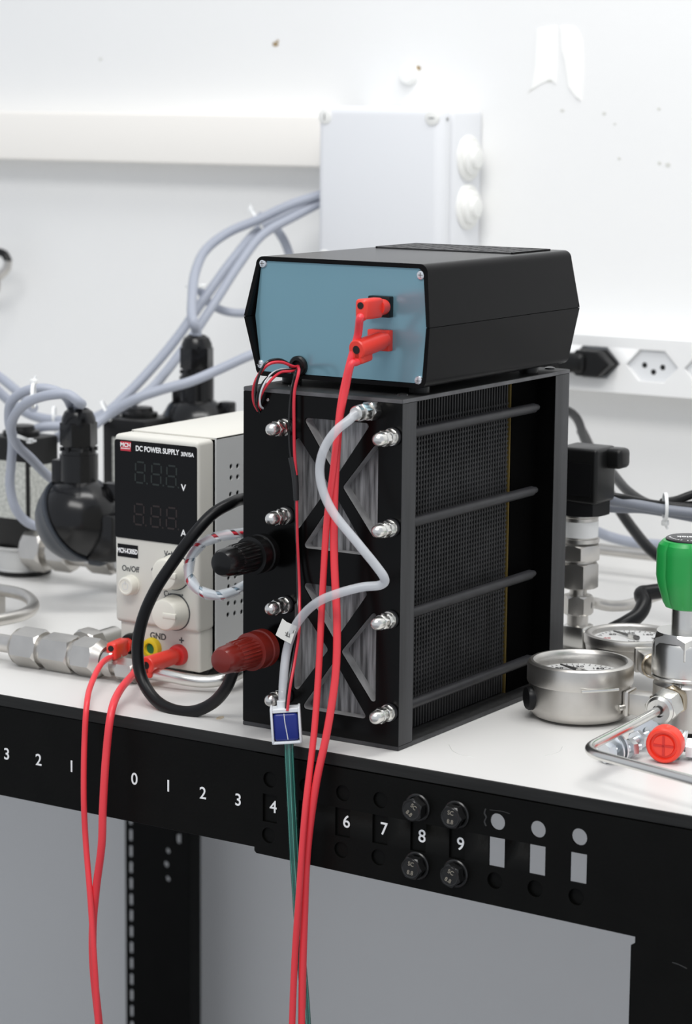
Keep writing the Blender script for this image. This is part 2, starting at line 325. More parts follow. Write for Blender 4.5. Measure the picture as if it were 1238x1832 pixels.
# flange bolts
bl = MB().lathe([(.0095, 0), (.0095, .0012), (.0088, .0018), (.0078, .0018)], (0, 0, 0), (0, -1, 0), 32)
bl.hex((0, -.0015, 0), (0, -.0085, 0), .0082, ch=.06).lathe([(.0067, .0084), (.0064, .0089), (.0058, .0086), (0, .0086)], (0, 0, 0), (0, -1, 0), 28)
bme = bl.mesh('bolt', 'bolt_black', ang=25)
for (k, z, ry) in ((4, -.0263, .6), (5, -.0263, 0.05), (4, -.0662, .1), (5, -.0662, .35)):
    px = cols[k]; b = inst(bme, 'bolt', t, (px, YB-.0020, z)); b.rotation_euler = (0, ry, 0); L = Vector((px, YB-.0020, z))
    for (s, dz) in (('SC', .003), ('8.8', -.003)):
        M = Matrix.Rotation(ry, 4, 'Y'); q = text(s, .004, (0, 0, 0), 'bolt_mark', b, 'lettering', M=Matrix.Identity(4)); q.data.transform(Matrix.Translation(L)); q.data.transform(Matrix.Translation((0, -.0087, dz)) @ RX)
# rear leg with slots
yl = .70; x0 = P(226, 1560, y=yl).x; x1 = P(338, 1560, y=yl).x
hl = []; sc = .00064
for k in range(26): hl.append(rect(x0+.004, x0+.0095, -.285-.0185*k-.013, -.285-.0185*k))
for (px, py, r) in ((301, 1522, .0033), (298, 1546, .0036), (301, 1572, .0033), (320, 1488, .003)):
    q = P(px, py, y=yl); hl.append(circ(q.x, q.z, r, 16))
q = P(320, 1500, y=yl); hl.append(rrect(q.x-.0035, q.x+.0035, q.z-.006, q.z+.014, .003))
plate('rear_leg', 'frame_black', t, rect(x0, x1, FLOOR, -.012), hl, .003, Matrix.Translation((0, yl, 0)) @ RX)
MB().bx(x1-.003, x1, yl, yl+.022, FLOOR, -.012).build('leg_flange', 'frame_black', t)
MB().bx(x0, x0+.5, yl+.02, yl+.05, -.06, -.02).build('rear_rail', 'frame_black', t)

# ================================================================ fuel cell stack
W, D, H = .1281, .2383, .24
t = thing('fuel_cell_stack', (-W/2, D/2, 0), 'black fuel cell stack block with milled triangular windows', 'fuel cell')
TP = .0032
tri = []
def quad(cx, z1, z0):
    hw = .0335; x0, x1 = cx-hw, cx+hw; zc = (z1+z0)/2; g = .0058; zi = .0035
    return [[(x0+g, z1), (x1-g, z1), (cx, zc+.0065)], [(x0, z1-.0105), (x0, z0+.0085), (cx-.005, zc)], [(x1, z1-.0105), (x1, z0+.0085), (cx+.005, zc)], [(x0+g, z0), (cx, zc-.0065), (x1-g, z0)]]
tri = quad(-.0518, .2222, .1318)+quad(-.0518, .1078, .0185)
tri = [roundpoly(q, .0022, 4) for q in tri]
fp = plate('front_plate', 'acrylic', t, rect(-W, 0, TP, H-TP), tri, .018, Matrix.Translation((0, .009, 0)) @ RX)
for q in tri:       # milled pockets: floor and wall
    gx = sum(a[0] for a in q)/len(q); gy = sum(a[1] for a in q)/len(q); q = [(gx+(x-gx)*.985, gy+(z-gy)*.985) for x, z in q]
    b = MB(); n = len(q); f0 = [(x, .0006, z) for x, z in q]; f1 = [(x, .0090, z) for x, z in q]; f2 = [(x, .0102, z) for x, z in q]
    b.add(f1+f2, [[i, (i+1) % n, n+(i+1) % n, n+i] for i in range(n)]+[list(range(n)), [n+i for i in range(n)]]); b.build('pocket_floor', 'pocket', fp, 25)
    MB().add(f0+f1, [[i, (i+1) % n, n+(i+1) % n, n+i] for i in range(n)]).build('pocket_wall', 'pocket_wall', fp, 25)
MB().bx(-.0002, .0003, .0003, .018, TP, H-TP).build('plate_edge', 'acrylic_edge', fp)
MB().bx(-W-.0003, -W+.0002, .0003, .018, TP, H-TP).build('plate_edge', 'acrylic_edge', fp)
rp = MB().bx(-W, 0, D-.0215, D, TP, H-TP).build('rear_plate', 'acrylic', t)
MB().bx(-.0002, .0003, D-.0215, D-.0002, TP, H-TP).build('plate_edge', 'acrylic_edge', rp)
tp = MB().bx(-W, .0002, 0, D, H-TP, H, .0004, 1).build('top_plate', 'dusty_black', t)
MB().bx(-W+.0002, 0, -.0003, .0002, H-TP+.0004, H-.0003).bx(0, .0005, 0, D, H-TP+.0004, H-.0003).build('ground_edge', 'top_edge', tp)
bp = MB().bx(-W, .0002, 0, D, 0, TP, .0004, 1).build('bottom_plate', 'dusty_black', t)
MB().bx(-W+.0002, 0, -.0003, .0002, .0003, TP-.0004).bx(0, .0005, 0, D, .0003, TP-.0004).build('ground_edge', 'acrylic_edge', bp)
XG = -.016; y0, y1 = .0185, .176
cc = MB().bx(-W+.016, XG-.005, y0, y1, TP, H-TP).build('cell_core', 'inner_black', t)
g = MB(); NC = 42; pc = (y1-y0)/NC
for k in range(NC): g.bx(XG-.005, XG, y0+pc*k, y0+pc*(k+.38), .0045, H-.0045)
NR = 58
for k in range(NR):
    z = .0225+(.2185-.0225)*k/(NR-1); g.bx(XG-.005, XG-.0004, y0, y1, z, z+.0014)
g.bx(XG-.005, XG-.0012, y0, y1, .0045, .0195).bx(XG-.005, XG-.0012, y0, y1, .2225, H-.004)
gg = g.build('cell_grid', 'graphite', t); gg['kind'] = 'stuff'
MB().bx(-W+.012, XG+.0004, y1+.001, y1+.0022, TP, H-TP).build('collector_sheet', 'brass_film', t)
MB().bx(-W+.012, XG+.001, y1+.0022, D-.0215, TP, H-TP).build('end_block', 'inner_black', t)
NX = (-.0922, -.0068); NZ = (.2146, .1532, .0906, .0262)
rod = MB().lathe([(0, 0), (.0036, 0), (.0036, .178), (.0028, .18), (.0022, .184), (0, .184)], (0, 0, 0), (0, 1, 0), 16).mesh('tie_rod', 'sleeve')
for z in NZ: inst(rod, 'tie_rod', t, (NX[1], .018, z))
# acorn nuts
nm = MB().lathe([(.0058, 0), (.0058, .0014), (.0035, .0014)], (0, 0, 0), (0, -1, 0), 24)
nm.hex((0, -.0014, 0), (0, -.0062, 0), .0058).hex((0, -.0066, 0), (0, -.012, 0), .0056, phase=.35).lathe([(.0047, .0118), (.0047, .015), (.0042, .0175), (.003, .0192), (.0014, .0201), (0, .0203)], (0, 0, 0), (0, -1, 0), 24)
nme = nm.mesh('acorn_nut', 'steel', ang=28)
wm = MB().lathe([(0, 0), (.0062, 0), (.0062, .0022), (0, .0022)], (0, 0, 0), (0, -1, 0), 24).mesh('washer', 'sleeve')
for i, x in enumerate(NX):
    for j, z in enumerate(NZ):
        n = inst(nme, 'acorn_nut', t, (x, -.0022, z)); n.rotation_euler = (0, random.uniform(0, 1), 0)
        inst(wm, 'washer', n, (x, 0, z))
# hose fitting
fx, fz = -.0221, .2312
ft = MB().hex((fx, 0, fz), (fx, -.0085, fz), .0068).hex((fx, -.0095, fz), (fx, -.0175, fz), .0062, phase=.3).lathe([(.005, .0175), (.005, .0225), (.0042, .0235), (.0028, .0235)], (fx, 0, fz), (0, -1, 0), 24).lathe([(.005, 0), (.005, .01), (.0052, .0175)], (fx, 0, fz), (0, -1, 0), 20).build('hose_fitting', 'steel', t, 28)
# binding posts
def post(x, z, m, name):
    def mod(k, th): return 1+.022*(1 if math.cos(th*26) > 0 else -1) if 10 <= k <= 13 else 1
    pr = [(0, 0), (.0045, 0), (.0045, .010), (.0135, .0105), (.0135, .016), (.0125, .0165), (.0125, .019), (.0133, .0195), (.0133, .027), (.0108, .0275), (.0108, .029), (.0108, .0305), (.0106, .046), (.0100, .0475), (.0100, .0485), (.0095, .058), (.0080, .0615), (.0045, .063), (0, .0632)]
    return MB().lathe(pr, (x, 0, z), (0, -1, 0), 104, mod).build(name, m, t, 25)
post(-.1035, .1275, 'post_black', 'black_terminal'); post(-.1035, .0605, 'post_red', 'red_terminal')
for (x, z) in ((-.119, .231), (-.108, .232)): MB().lathe([(.0012, 0), (.0009, .0006), (0, .0006)], (x, 0, z), (0, -1, 0), 10).build('pin_dot', 'steel', fp)
for (x, y) in ((-.1, .02), (-.012, .02), (-.012, .23)): MB().lathe([(.004, 0), (.0038, .001), (.002, .0016), (0, .0016)], (x, y, H), (0, 0, 1), 16).build('plate_screw', 'bolt_black', tp)

# ================================================================ instrument box on top
zs, hh, YF, YK = .2870, .0415, .0205, .226; xc, hw, bul, fwd = -.0632, .0692, .0058, .0062
t = thing('instrument_box', (xc, (YF+YK)/2, .2455), 'black plastic instrument case with blue front panel on the stack', 'instrument')
def shell(sgn, name, m):
    def outline(off):
        pts = [(hw+bul-off, 0.0002)]; r = .006; tw = hw-off; th = hh-off
        for k in range(7):
            a = PI/2*k/6; pts.append((tw-r+r*math.cos(a), th-r+r*math.sin(a)))
        pts += [(-x, z) for x, z in pts[::-1]]; return pts
    A, B = outline(0), outline(.0028); n = len(A)
    def yf(z): return YF-fwd*max(0, 1-z/(hh-.006))
    def yk(z): return YK+.6*fwd*max(0, 1-z/(hh-.006))
    vs = []
    for L, ins in ((A, 0), (B, 0)):
        for (x, z) in L: vs.append((xc+x, yf(z), zs+sgn*z))
        for (x, z) in L: vs.append((xc+x, yk(z), zs+sgn*z))
    fs = []
    for i in range(n-1):
        fs += [[i, i+1, n+i+1, n+i], [2*n+i, 3*n+i, 3*n+i+1, 2*n+i+1], [i, 2*n+i, 2*n+i+1, i+1], [n+i, n+i+1, 3*n+i+1, 3*n+i]]
    for i in (0, n-1): fs.append([i, n+i, 3*n+i, 2*n+i])
    return MB().add(vs, fs).build(name, m, t, 30)
us = shell(1, 'upper_shell', 'case_black'); ls = shell(-1, 'lower_shell', 'case_black')
poly = [(xc+sx, z) for sx, z in ((hw-.004, zs+hh-.0032), (hw+bul-.0045, zs), (hw-.004, zs-hh+.0032), (-hw+.004, zs-hh+.0032), (-hw-bul+.0045, zs), (-hw+.004, zs+hh-.0032))]
fpn = plate('front_panel', 'panel_blue', t, poly, [], .0016, Matrix.Translation((0, YF+.0022, 0)) @ RX)
plate('rear_panel', 'case_black', t, poly, [], .0016, Matrix.Translation((0, YK-.003, 0)) @ RX)
YP = YF+.0014
MB().bx(xc-hw-bul+.0006, xc-hw-bul+.0026, YF-.0055, YK+.003, zs-.0002, zs+.0002).bx(xc+hw+bul-.0026, xc+hw+bul-.0006, YF-.0055, YK+.003, zs-.0002, zs+.0002).build('seam_strip', 'inner_black', t)
smesh = MB().lathe([(.0034, -.001), (.0034, .0004), (.0028, .0013), (.0012, .0017), (0, .0017)], (0, 0, 0), (0, -1, 0), 18).mesh('panel_screw', 'zinc')
for (px, py) in ((471, 471), (754, 492), (466, 652), (750, 681)):
    q = P(px, py, y=YP); s = inst(smesh, 'panel_screw', t, q); MB().box(q+Vector((0, -.0016, 0)), (.0034, .0006, .0006)).box(q+Vector((0, -.0016, 0)), (.0006, .0006, .0034)).build('cross_slot', 'slot_dark', s)
for (x, y) in ((xc-.052, YF+.02), (xc+.052, YF+.02), (xc-.052, YK-.03), (xc+.052, YK-.03)):
    MB().cyl((x, y, H+.0002), (x, y, zs-hh+.0005), .007, seg=18).build('foot', 'black_plastic', t)
# vent grille on the lid
vx0, vx1, vy0, vy1 = xc-.056, xc+.056, .158, .214
vh = []
for i in range(10):
    for j in range(5):
        x = vx0+.0075+i*.0105; y = vy0+.006+j*.0098; vh.append(rect(x, x+.0045, y, y+.005))
plate('vent_grille', 'vent', t, rect(vx0, vx1, vy0, vy1), vh, .0014, Matrix.Translation((0, 0, zs+hh+.0002)))
MB().bx(vx0-.0014, vx1+.0014, vy1, vy1+.0012, zs+hh-.001, zs+hh+.0012).bx(vx0-.0014, vx0, vy0, vy1, zs+hh-.001, zs+hh+.0012).bx(vx1, vx1+.0014, vy0, vy1, zs+hh-.001, zs+hh+.0012).build('vent_rim', 'case_black', t)
# sockets on the panel
for (px, py, m) in ((684, 548, 'black_plastic'), (683, 608, 'red_plastic')):
    q = P(px, py, y=YP); MB().box(q+Vector((0, -.002, 0)), (.0172, .006, .0142), .0008).lathe([(.0062, .005), (.0062, .0058), (.004, .0058), (.004, .001), (0, .001)], q, (0, -1, 0), 24).build('banana_socket', m, t)
qg = P(535, 655, y=YP)
gr = MB().lathe([(.0072, 0), (.0072, .002), (.0062, .0032), (.0042, .0032), (.004, .0005)], qg, (0, -1, 0), 28).build('grommet', 'black_plastic', t)
MB().cyl(qg+Vector((0, .0002, 0)), qg+Vector((0, -.0006, 0)), .0042).build('grommet_hole', 'hole', gr)

# ================================================================ test leads
def plug(t, base, d, up, L=.026, wd=.0085, ht=.0135, style='block', m='red_plastic'):
    d = Vector(d).normalized(); up = (Vector(up)-d*Vector(up).dot(d)).normalized(); sd = d.cross(up); base = Vector(base)
    R = Matrix((sd, d, up)).transposed()
    b = MB().cyl(base, base+d*.010, .0052, .0058, 20)
    if style == 'block':
        b.box(base+d*(.008+L/2), (wd, L, ht), .0022, 3, R); end = base+d*(.008+L)
        h = MB().cyl(end-d*.002+up*.0025, end+d*.0003+up*.0025, .0023, seg=16)
    else:
        b.cyl(base+d*.004, base+d*(.008+L), .0062, .0066, 22, bev=.0008).box(base+d*(.008+L*.72)-up*.005, (.0075, L*.56, .010), .002, 3, R); end = base+d*(.008+L)
        h = MB().cyl(end-d*.002, end+d*.0003, .0028, seg=16).cyl(base+d*.012+sd*.0052, base+d*.012+sd*.0066, .002, seg=14)
    o = b.build('plug', m, t, 40); h.build('jack_hole', 'hole', o); return end
def lead(label, base, d, style, path, r, up=(0, 0, 1), L=.026, k=0, off=-.0055):
    t = thing('test_lead', base, label, 'test lead', 'red test leads')
    end = plug(t, base, d, up, L, style=style); st = end+Vector(off)
    e = path[-1]; path = path+[e+Vector((0, 0, -.15)), Vector((e.x+.01, e.y-.01, FLOOR+.06)), Vector((e.x+.06, e.y-.07, FLOOR+.004)), Vector((e.x+.2, e.y-.12, FLOOR+.004))]
    MB().tube([st-Vector(d).normalized()*.004, st]+path, r, 14).build('cable', 'red_cable', t); return t
q1 = P(686, 549, y=YP-.006); e1 = P(651, 553, y=-.013)
lead('red test lead plugged into the black socket of the blue panel', q1, e1-q1, 'block', [P(640, 600, y=-.012), P(625, 655, y=-.014), P(611, 720, y=-.016), P(603, 800, y=-.018), P(598, 900, y=-.02), P(598, 1000, y=-.022), P(603, 1120, y=-.025), P(600, 1210, y=-.029), P(585, 1310, y=-.036), P(566, 1400, y=-.042), P(550, 1520, y=-.043), P(544, 1650, y=-.042), P(541, 1760, y=-.042), P(540, 1900, y=-.042)], .0027, off=(0, 0, -.0052))
q2 = P(688, 607, y=YP-.006); e2 = P(632, 628, y=-.019)
lead('red test lead plugged into the red socket of the blue panel', q2, e2-q2, 'round', [P(630, 650, y=-.0195), P(618, 700, y=-.0195), P(606, 760, y=-.0215), P(595, 850, y=-.023), P(585, 930, y=-.024), P(577, 1060, y=-.025), P(570, 1200, y=-.03), P(562, 1310, y=-.037), P(546, 1450, y=-.0475), P(535, 1600, y=-.0485), P(527, 1720, y=-.047), P(521, 1900, y=-.047)], .0023, L=.024, off=(0, -.001, -.0085))

# ================================================================ bench power supply
YS = .085; px0, px1, pz0, pz1 = -.3082, -.2285, .0065, .1838
t = thing('power_supply', ((px0+px1)/2, .18, 0), 'cream bench DC power supply with dark double display', 'power supply')
def PS(x, y, dy=0): return P(x, y, y=YS+dy)
MB().bx(px0, px1, YS, YS+.021, .038, pz1, .0035, 4).build('front_bezel', 'cream', t)
MB().bx(px0+.0025, px1-.0012, YS+.0035, YS+.021, pz0, .040, .002, 3).build('terminal_panel', 'cream', t)
MB().bx(px0+.004, px1-.001, YS+.02, .275, pz0+.003, pz1-.004).build('chassis', 'inner_black', t)
sh = []
for (zx, zy) in ((735, 362), (772, 358), (735, 425), (772, 420), (732, 518), (772, 510), (722, 990), (760, 982), (722, 1040), (760, 1033), (720, 1135), (758, 1130), (796, 1122), (718, 1198), (756, 1190), (795, 1182)):
    q = P(180+zx/3.157, 720+zy/3.157, x=px1+.0008); sh.append(circ(q.y, q.z, .0021, 14))
plate('side_cover', 'case_side', t, rect(YS+.021, .28, pz0+.001, pz1+.0005), sh, .0012, Matrix.Translation((px1+.0006, 0, 0)) @ CYC)
MB().bx(px0+.001, px1+.0012, YS+.021, .28, pz1-.001, pz1+.0008, .0004).bx(px0+.001, px0+.003, YS+.021, .28, pz0, pz1).build('top_cover', 'cream', t)
for (x, y) in ((px0+.012, YS+.02), (px1-.012, YS+.02), (px0+.012, .26), (px1-.012, .26)): MB().cyl((x, y, 0), (x, y, pz0+.003), .006, .007, 16).build('foot', 'rubber', t)
c = [PS(207.9, 783.4), PS(352.6, 801.7), PS(351.5, 979), PS(205.3, 959)]
dx0, dx1, dz0, dz1 = (c[0].x+c[3].x)/2, (c[1].x+c[2].x)/2, (c[2].z+c[3].z)/2, (c[0].z+c[1].z)/2
dp = plate('display_window', 'screen_black', t, rrect(dx0, dx1, dz0, dz1, .002), [], .0012, Matrix.Translation((0, YS-.0002, 0)) @ RX)
def ptext(s, px, py, size, m, par, dy=-.001, bold=0, sx=1, align='CENTER'): return text(s, size, PS(px, py)+Vector((0, dy, 0)), m, par, bold=bold, sx=sx, align=align)
q = PS(226.5, 798); bd = MB().box(q+Vector((0, -.001, 0)), (.0098, .0006, .0072)).build('badge', 'badge', dp); ptext('MCH', 226.5, 796, .0046, 'print_white', bd, -.0014, .0001)
MB().box(PS(226.5, 802)+Vector((0, -.0014, 0)), (.009, .0002, .0005)).build('badge_line', 'print_white', bd)
ptext('DC POWER SUPPLY', 282.5, 806, .0056, 'print_white', dp, -.0009, .00013, .83); ptext('30V/5A', 336.5, 813.5, .0043, 'print_white', dp, -.0009, .00012, .9)
ptext('V', 329.5, 873, .0072, 'print_white', dp, -.0009, .0001); ptext('A', 329.5, 954, .0072, 'print_white', dp, -.0009, .0001)
def seg7(px, py, m):
    o = PS(px, py); b = MB(); wv, hv, tk = .0088, .0158, .0013; sl = .06
    def sg(x, z, ww, h_): b.box(o+Vector((x+z*sl, -.0008, z)), (ww, .0003, h_))
    for z in (-hv/2, 0, hv/2): sg(0, z, wv-.0024, tk)
    for x in (-wv/2, wv/2):
        for z in (-hv/4, hv/4): sg(x, z, tk, hv/2-.0022)
    sg(wv/2+.0026, -hv/2, tk, tk)
    b.build('digit', m, dp)
for x, y in ((252, 845), (281, 848.5), (308, 852)): seg7(x, y, 'segment_green')
for x, y in ((250, 920), (280, 924), (308, 927)): seg7(x, y, 'segment_red')
q = PS(229, 985.5); pl_ = MB().box(q+Vector((0, -.0002, 0)), (.0192, .0006, .0098)).build('model_plate', 'screen_black', t); ptext('MCH-K305D', 229, 986, .0052, 'print_white', pl_, -.0007, .00016, .68)
ptext('On/Off', 233.5, 1018, .0062, 'grey_print', t, -.0002, .00004, .9); ptext('Voltage', 310, 992.5, .0062, 'grey_print', t, -.0002, .00004, .9); ptext('Current', 310.5, 1064, .0062, 'grey_print', t, -.0002, .00004, .9)
for s, x, y, sz in (('GND', 278, 1140, .0068), ('-', 235, 1132, .009), ('+', 320, 1148, .009)): ptext(s, x, y, sz, 'grey_print', t, .0033, .0001)
q = PS(236, 1046); b = MB().lathe([(.0078, 0), (.0078, .001), (.0073, .0012), (.0073, .0075), (.0066, .0085), (.0055, .0088), (.005, .0084), (0, .0084)], q, (0, -1, 0), 32).build('power_button', 'cream_knob', t)
MB().lathe([(.0028, 0), (.0028, .0002), (.0023, .0002), (.0023, 0)], q+Vector((0, -.0083, 0)), (0, -1, 0), 20, closed=True).box(q+Vector((0, -.0086, .0025)), (.0005, .0003, .003)).build('power_symbol', 'case_side', b)
for (px, py) in ((313, 1023), (313, 1095)):
    q = PS(px, py); b = MB().lathe([(.0135, 0), (.0135, .002), (.0128, .003), (.0122, .0125), (.011, .0142), (.0095, .0147), (0, .0147)], q, (0, -1, 0), 36).box(q+Vector((0.0055, -.0138, .0)), (.0125, .0035, .0042), .0008).build('control_knob', 'cream_knob', t)
    MB().lathe([(.0143, 0), (.0143, .0005), (0, .0005)], q, (0, -1, 0), 36).build('knob_skirt', 'grey_print', b)
MB().cyl(PS(274.5, 1019), PS(274.5, 1019)+Vector((0, -.0004, 0)), .0016).build('knob_mark', 'grey_print', t)
terms = {}
for (px, py, m, m2) in ((236, 1151, 'black_plastic', 'hole'), (274, 1159, 'yellow', 'green_dark'), (321, 1171, 'post_bright', 'hole')):
    q = P(px, py, y=YS+.0035); terms[px] = q
    b = MB().lathe([(.0082, 0), (.0082, .002), (.0076, .0045), (.0062, .005), (.0045, .005), (.004, .003)], q, (0, -1, 0), 32).build('terminal', m, t)
    MB().cyl(q+Vector((0, -.0005, 0)), q+Vector((0, -.003, 0)), .0042).build('terminal_hole', m2, b)
q = terms[236]+Vector((0, -.005, 0)); e = P(199, 1166, y=q.y-.032)
lead('red test lead plugged into the black minus terminal', q, e-q, 'block', [P(181, 1188, y=.026), P(164, 1222, y=.0), P(155, 1262, y=-.034), P(151, 1330, y=-.040), P(150, 1430, y=-.045), P(153, 1500, y=-.045), P(161, 1600, y=-.049), P(167, 1690, y=-.052), P(172, 1770, y=-.052), P(178, 1900, y=-.052)], .0022, off=(0, 0, -.004))
q = terms[321]+Vector((0, -.005, 0)); e = P(263, 1190, y=q.y-.035)
lead('red test lead plugged into the red plus terminal', q, e-q, 'round', [P(238, 1207, y=.020), P(214, 1236, y=-.010), P(199, 1275, y=-.038), P(190, 1350, y=-.044), P(184, 1450, y=-.047), P(182, 1510, y=-.047), P(172, 1590, y=-.045), P(166, 1660, y=-.044), P(167, 1730, y=-.044), P(177, 1832, y=-.044), P(184, 1920, y=-.044)], .0029, L=.028, off=(-.004, 0, .001))

# ================================================================ small lines in front of the stack
t = thing('air_hose', P(507, 1255, y=-.018), 'translucent white plastic hose kinked in front of the stack', 'hose')
MB().tube([(fx, -.012, fz), (fx, -.022, fz), P(625, 751, y=-.028), P(600, 772, y=-.034), P(580, 803, y=-.037), P(572, 838, y=-.038), P(577, 875, y=-.038), P(595, 915, y=-.037), P(640, 972, y=-.034), P(674, 1014, y=-.030), P(687, 1033, y=-.028), P(688, 1041, y=-.027), P(679, 1047, y=-.0275), P(650, 1050, y=-.033), P(610, 1060, y=-.039), P(574, 1074, y=-.038), P(545, 1097, y=-.032), P(525, 1127, y=-.028), P(513, 1165, y=-.027), P(508, 1205, y=-.032), P(506, 1240, y=-.036), P(506, 1264, y=-.037)], .0031, 16).build('tubing', 'hose', t)
q = P(520, 1132, y=-.027)
fl = MB(); fv = [P(x, y, y=-.0305) for x, y in ((493, 1136), (505, 1107), (512, 1113), (531, 1121), (520, 1152), (503, 1143))]
fl.add([v for v in fv]+[v+Vector((0, .0005, 0)) for v in fv], [[0, 1, 2, 3, 4, 5], [6, 7, 8, 9, 10, 11]]+[[i, (i+1) % 6, 6+(i+1) % 6, 6+i] for i in range(6)]); flo = fl.build('paper_flag', 'paper', t)
for pts in (((511, 1131), (514, 1138)), ((515, 1130), (513, 1139)), ((510, 1136), (518, 1140)), ((517, 1133), (518, 1140)), ((524, 1133), (526, 1128))):
    MB().tube([P(x, y, y=-.0308) for x, y in pts], .0002, 5).build('pen_mark', 'ink', flo)
# solenoid valve
YV = -.037; q0 = P(512, 1294.5, y=YV); hx, hz = .0102, .0125; yv0, yv1 = YV-.0075, YV+.0045
t = thing('solenoid_valve', (q0.x, YV, q0.z-hz), 'small blue-wound solenoid valve hanging at the table edge', 'valve')
VR = Matrix.Rotation(YAW, 3, 'Z') @ Matrix.Rotation(-.07, 3, 'Y')
MB().bx(q0.x-hx, q0.x-hx+.0016, yv0, yv1, q0.z-hz, q0.z+hz, .0005, 2).bx(q0.x+hx-.0016, q0.x+hx, yv0, yv1, q0.z-hz, q0.z+hz, .0005, 2).bx(q0.x-hx, q0.x+hx, yv0, yv1, q0.z-hz, q0.z-hz+.0016, .0005, 2).bx(q0.x-hx, q0.x+hx, yv1-.001, yv1, q0.z-hz, q0.z+hz-.001).turn(q0, VR).build('frame', 'valve_white', t)
MB().bx(q0.x-hx+.0014, q0.x+hx-.0014, yv0+.0012, yv1, q0.z+hz-.0035, q0.z+hz-.0008, .0003, 1).turn(q0, VR).build('top_bridge', 'valve_white', t)
co = MB().box((q0.x, YV-.001, q0.z-.001), (2*hx-.0034, .011, 2*hz-.0055), .0025, 4).turn(q0, VR).build('coil', 'valve_blue', t)
MB().tube([(q0.x-.0008, YV-.0066, q0.z+.0085), (q0.x-.0006, YV-.0067, q0.z+.003), (q0.x+.0002, YV-.0067, q0.z-.004), (q0.x+.0008, YV-.0066, q0.z-.0095)], .00035, 6).turn(q0, VR).build('tape_seam', 'white_wire', co)
MB().cyl((q0.x-.002, YV, q0.z+hz-.002), (q0.x-.002, YV, q0.z+hz+.0035), .0034, seg=16).cyl((q0.x+.001, YV, q0.z-hz+.001), (q0.x+.001, YV, q0.z-hz-.005), .0026, seg=16).turn(q0, VR).build('port', 'valve_white', t)
t = thing('drain_tube', P(530, 1500, y=-.036), 'dark green clear tube hanging from the blue valve', 'hose')
s0 = q0+VR @ Vector((.001, 0, -hz-.0012))
gp = [s0, P(518, 1360, y=YV-.0005), P(521, 1420, y=-.038), P(526, 1520, y=-.039), P(531, 1600, y=-.039), P(538, 1700, y=-.039), P(546, 1800, y=-.039), P(552, 1900, y=-.039)]
e = gp[-1]; gp += [e+Vector((.01, 0, -.15)), Vector((e.x+.03, e.y, FLOOR+.05)), Vector((e.x+.08, e.y-.03, FLOOR+.005)), Vector((e.x+.25, e.y-.02, FLOOR+.005))]
tb = MB().tube(gp, .0033, 14).build('tubing', 'green_tube', t)
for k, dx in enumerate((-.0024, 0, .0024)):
    MB().tube([p+RT*dx-FW*(.0033 if dx == 0 else .0024) for p in gp], .00028 if dx == 0 else .00018, 5).build('pale_line', 'green_line', tb)  # paler green lines along the camera-facing side of the tube
# supply wires of the valve
g0 = qg+Vector((0, -.001, 0))
t = thing('valve_wire', P(525, 860, y=-.004), 'thin red and black wire pair running down to the valve', 'wire')
MB().tube([g0, P(534, 668, y=-.001), P(527, 700, y=-.0045), P(526, 760, y=-.005), P(527, 812, y=-.005), P(530, 850, y=-.005)], .0011, 8).build('red_wire', 'red_wire', t)
MB().tube([g0, P(527, 672, y=.002), P(519, 720, y=-.0035), P(517, 770, y=-.004), P(520, 815, y=-.004), P(528, 850, y=-.005)], .0009, 8).build('black_wire', 'black_wire', t)
MB().tube([P(522, 818, y=-.0045), P(526, 840, y=-.0047), P(529, 870, y=-.005), P(530, 895, y=-.005)], lambda f: .0027-.0008*f, 12).build('heat_shrink', 'shrink', t)
MB().tube([P(531, 890, y=-.005), P(532, 960, y=-.005), P(535, 1030, y=-.006), P(536, 1070, y=-.010), P(535, 1130, y=-.022), P(528, 1180, y=-.029), P(519, 1230, y=-.038), P(514, 1272, y=-.042)], .0010, 8).build('red_wire', 'red_wire', t)
MB().tube([P(528, 890, y=-.003), P(530, 960, y=-.003), P(532, 1030, y=-.004), P(533, 1075, y=-.008), P(531, 1130, y=-.021), P(524, 1180, y=-.028), P(515, 1230, y=-.037), P(511, 1272, y=-.0415)], .0008, 8).build('black_wire', 'black_wire', t)
# wires looping from the grommet to the stack
for (lab, pts, m, r) in (
    ('red wire arching highest from the panel grommet', [(525, 656, .012), (503, 648, .004), (480, 652, -.004), (460, 676, -.006), (453, 700, -.005), (455, 722, -.003), (462, 735, .0005)], 'red_wire', .0011),
    ('black wire lying over the highest red wire', [(522, 653, .012), (500, 643, .004), (478, 648, -.004), (464, 670, -.0075), (457, 700, -.0075), (458, 722, -.005), (464, 736, .0005)], 'black_wire', .0009),
    ('red wire in the lower arc from the grommet', [(522, 664, .010), (503, 666, .004), (485, 680, -.003), (468, 705, -.0052), (463, 724, -.004), (466, 733, .0005)], 'red_wire', .0010),
    ('black wire in the lower arc from the grommet', [(523, 661, .011), (500, 664, .004), (478, 676, -.004), (463, 700, -.0072), (460, 722, -.005), (465, 738, .0005)], 'black_wire', .0009),
    ('pale grey wire curling into the stack front', [(524, 660, .0125), (502, 661, .006), (484, 670, -.002), (471, 690, -.0065), (465, 710, -.006), (466, 726, -.0035), (471, 731, .0005)], 'white_wire', .0007)):
    b0 = P(pts[-1][0], pts[-1][1], y=0)
    o = MB().tube([g0]+[P(x, y, y=yy) for x, y, yy in pts], r, 8).build('panel_wire', m, base=b0); tag(o, lab, 'wire', 'wires looping out of the panel grommet')

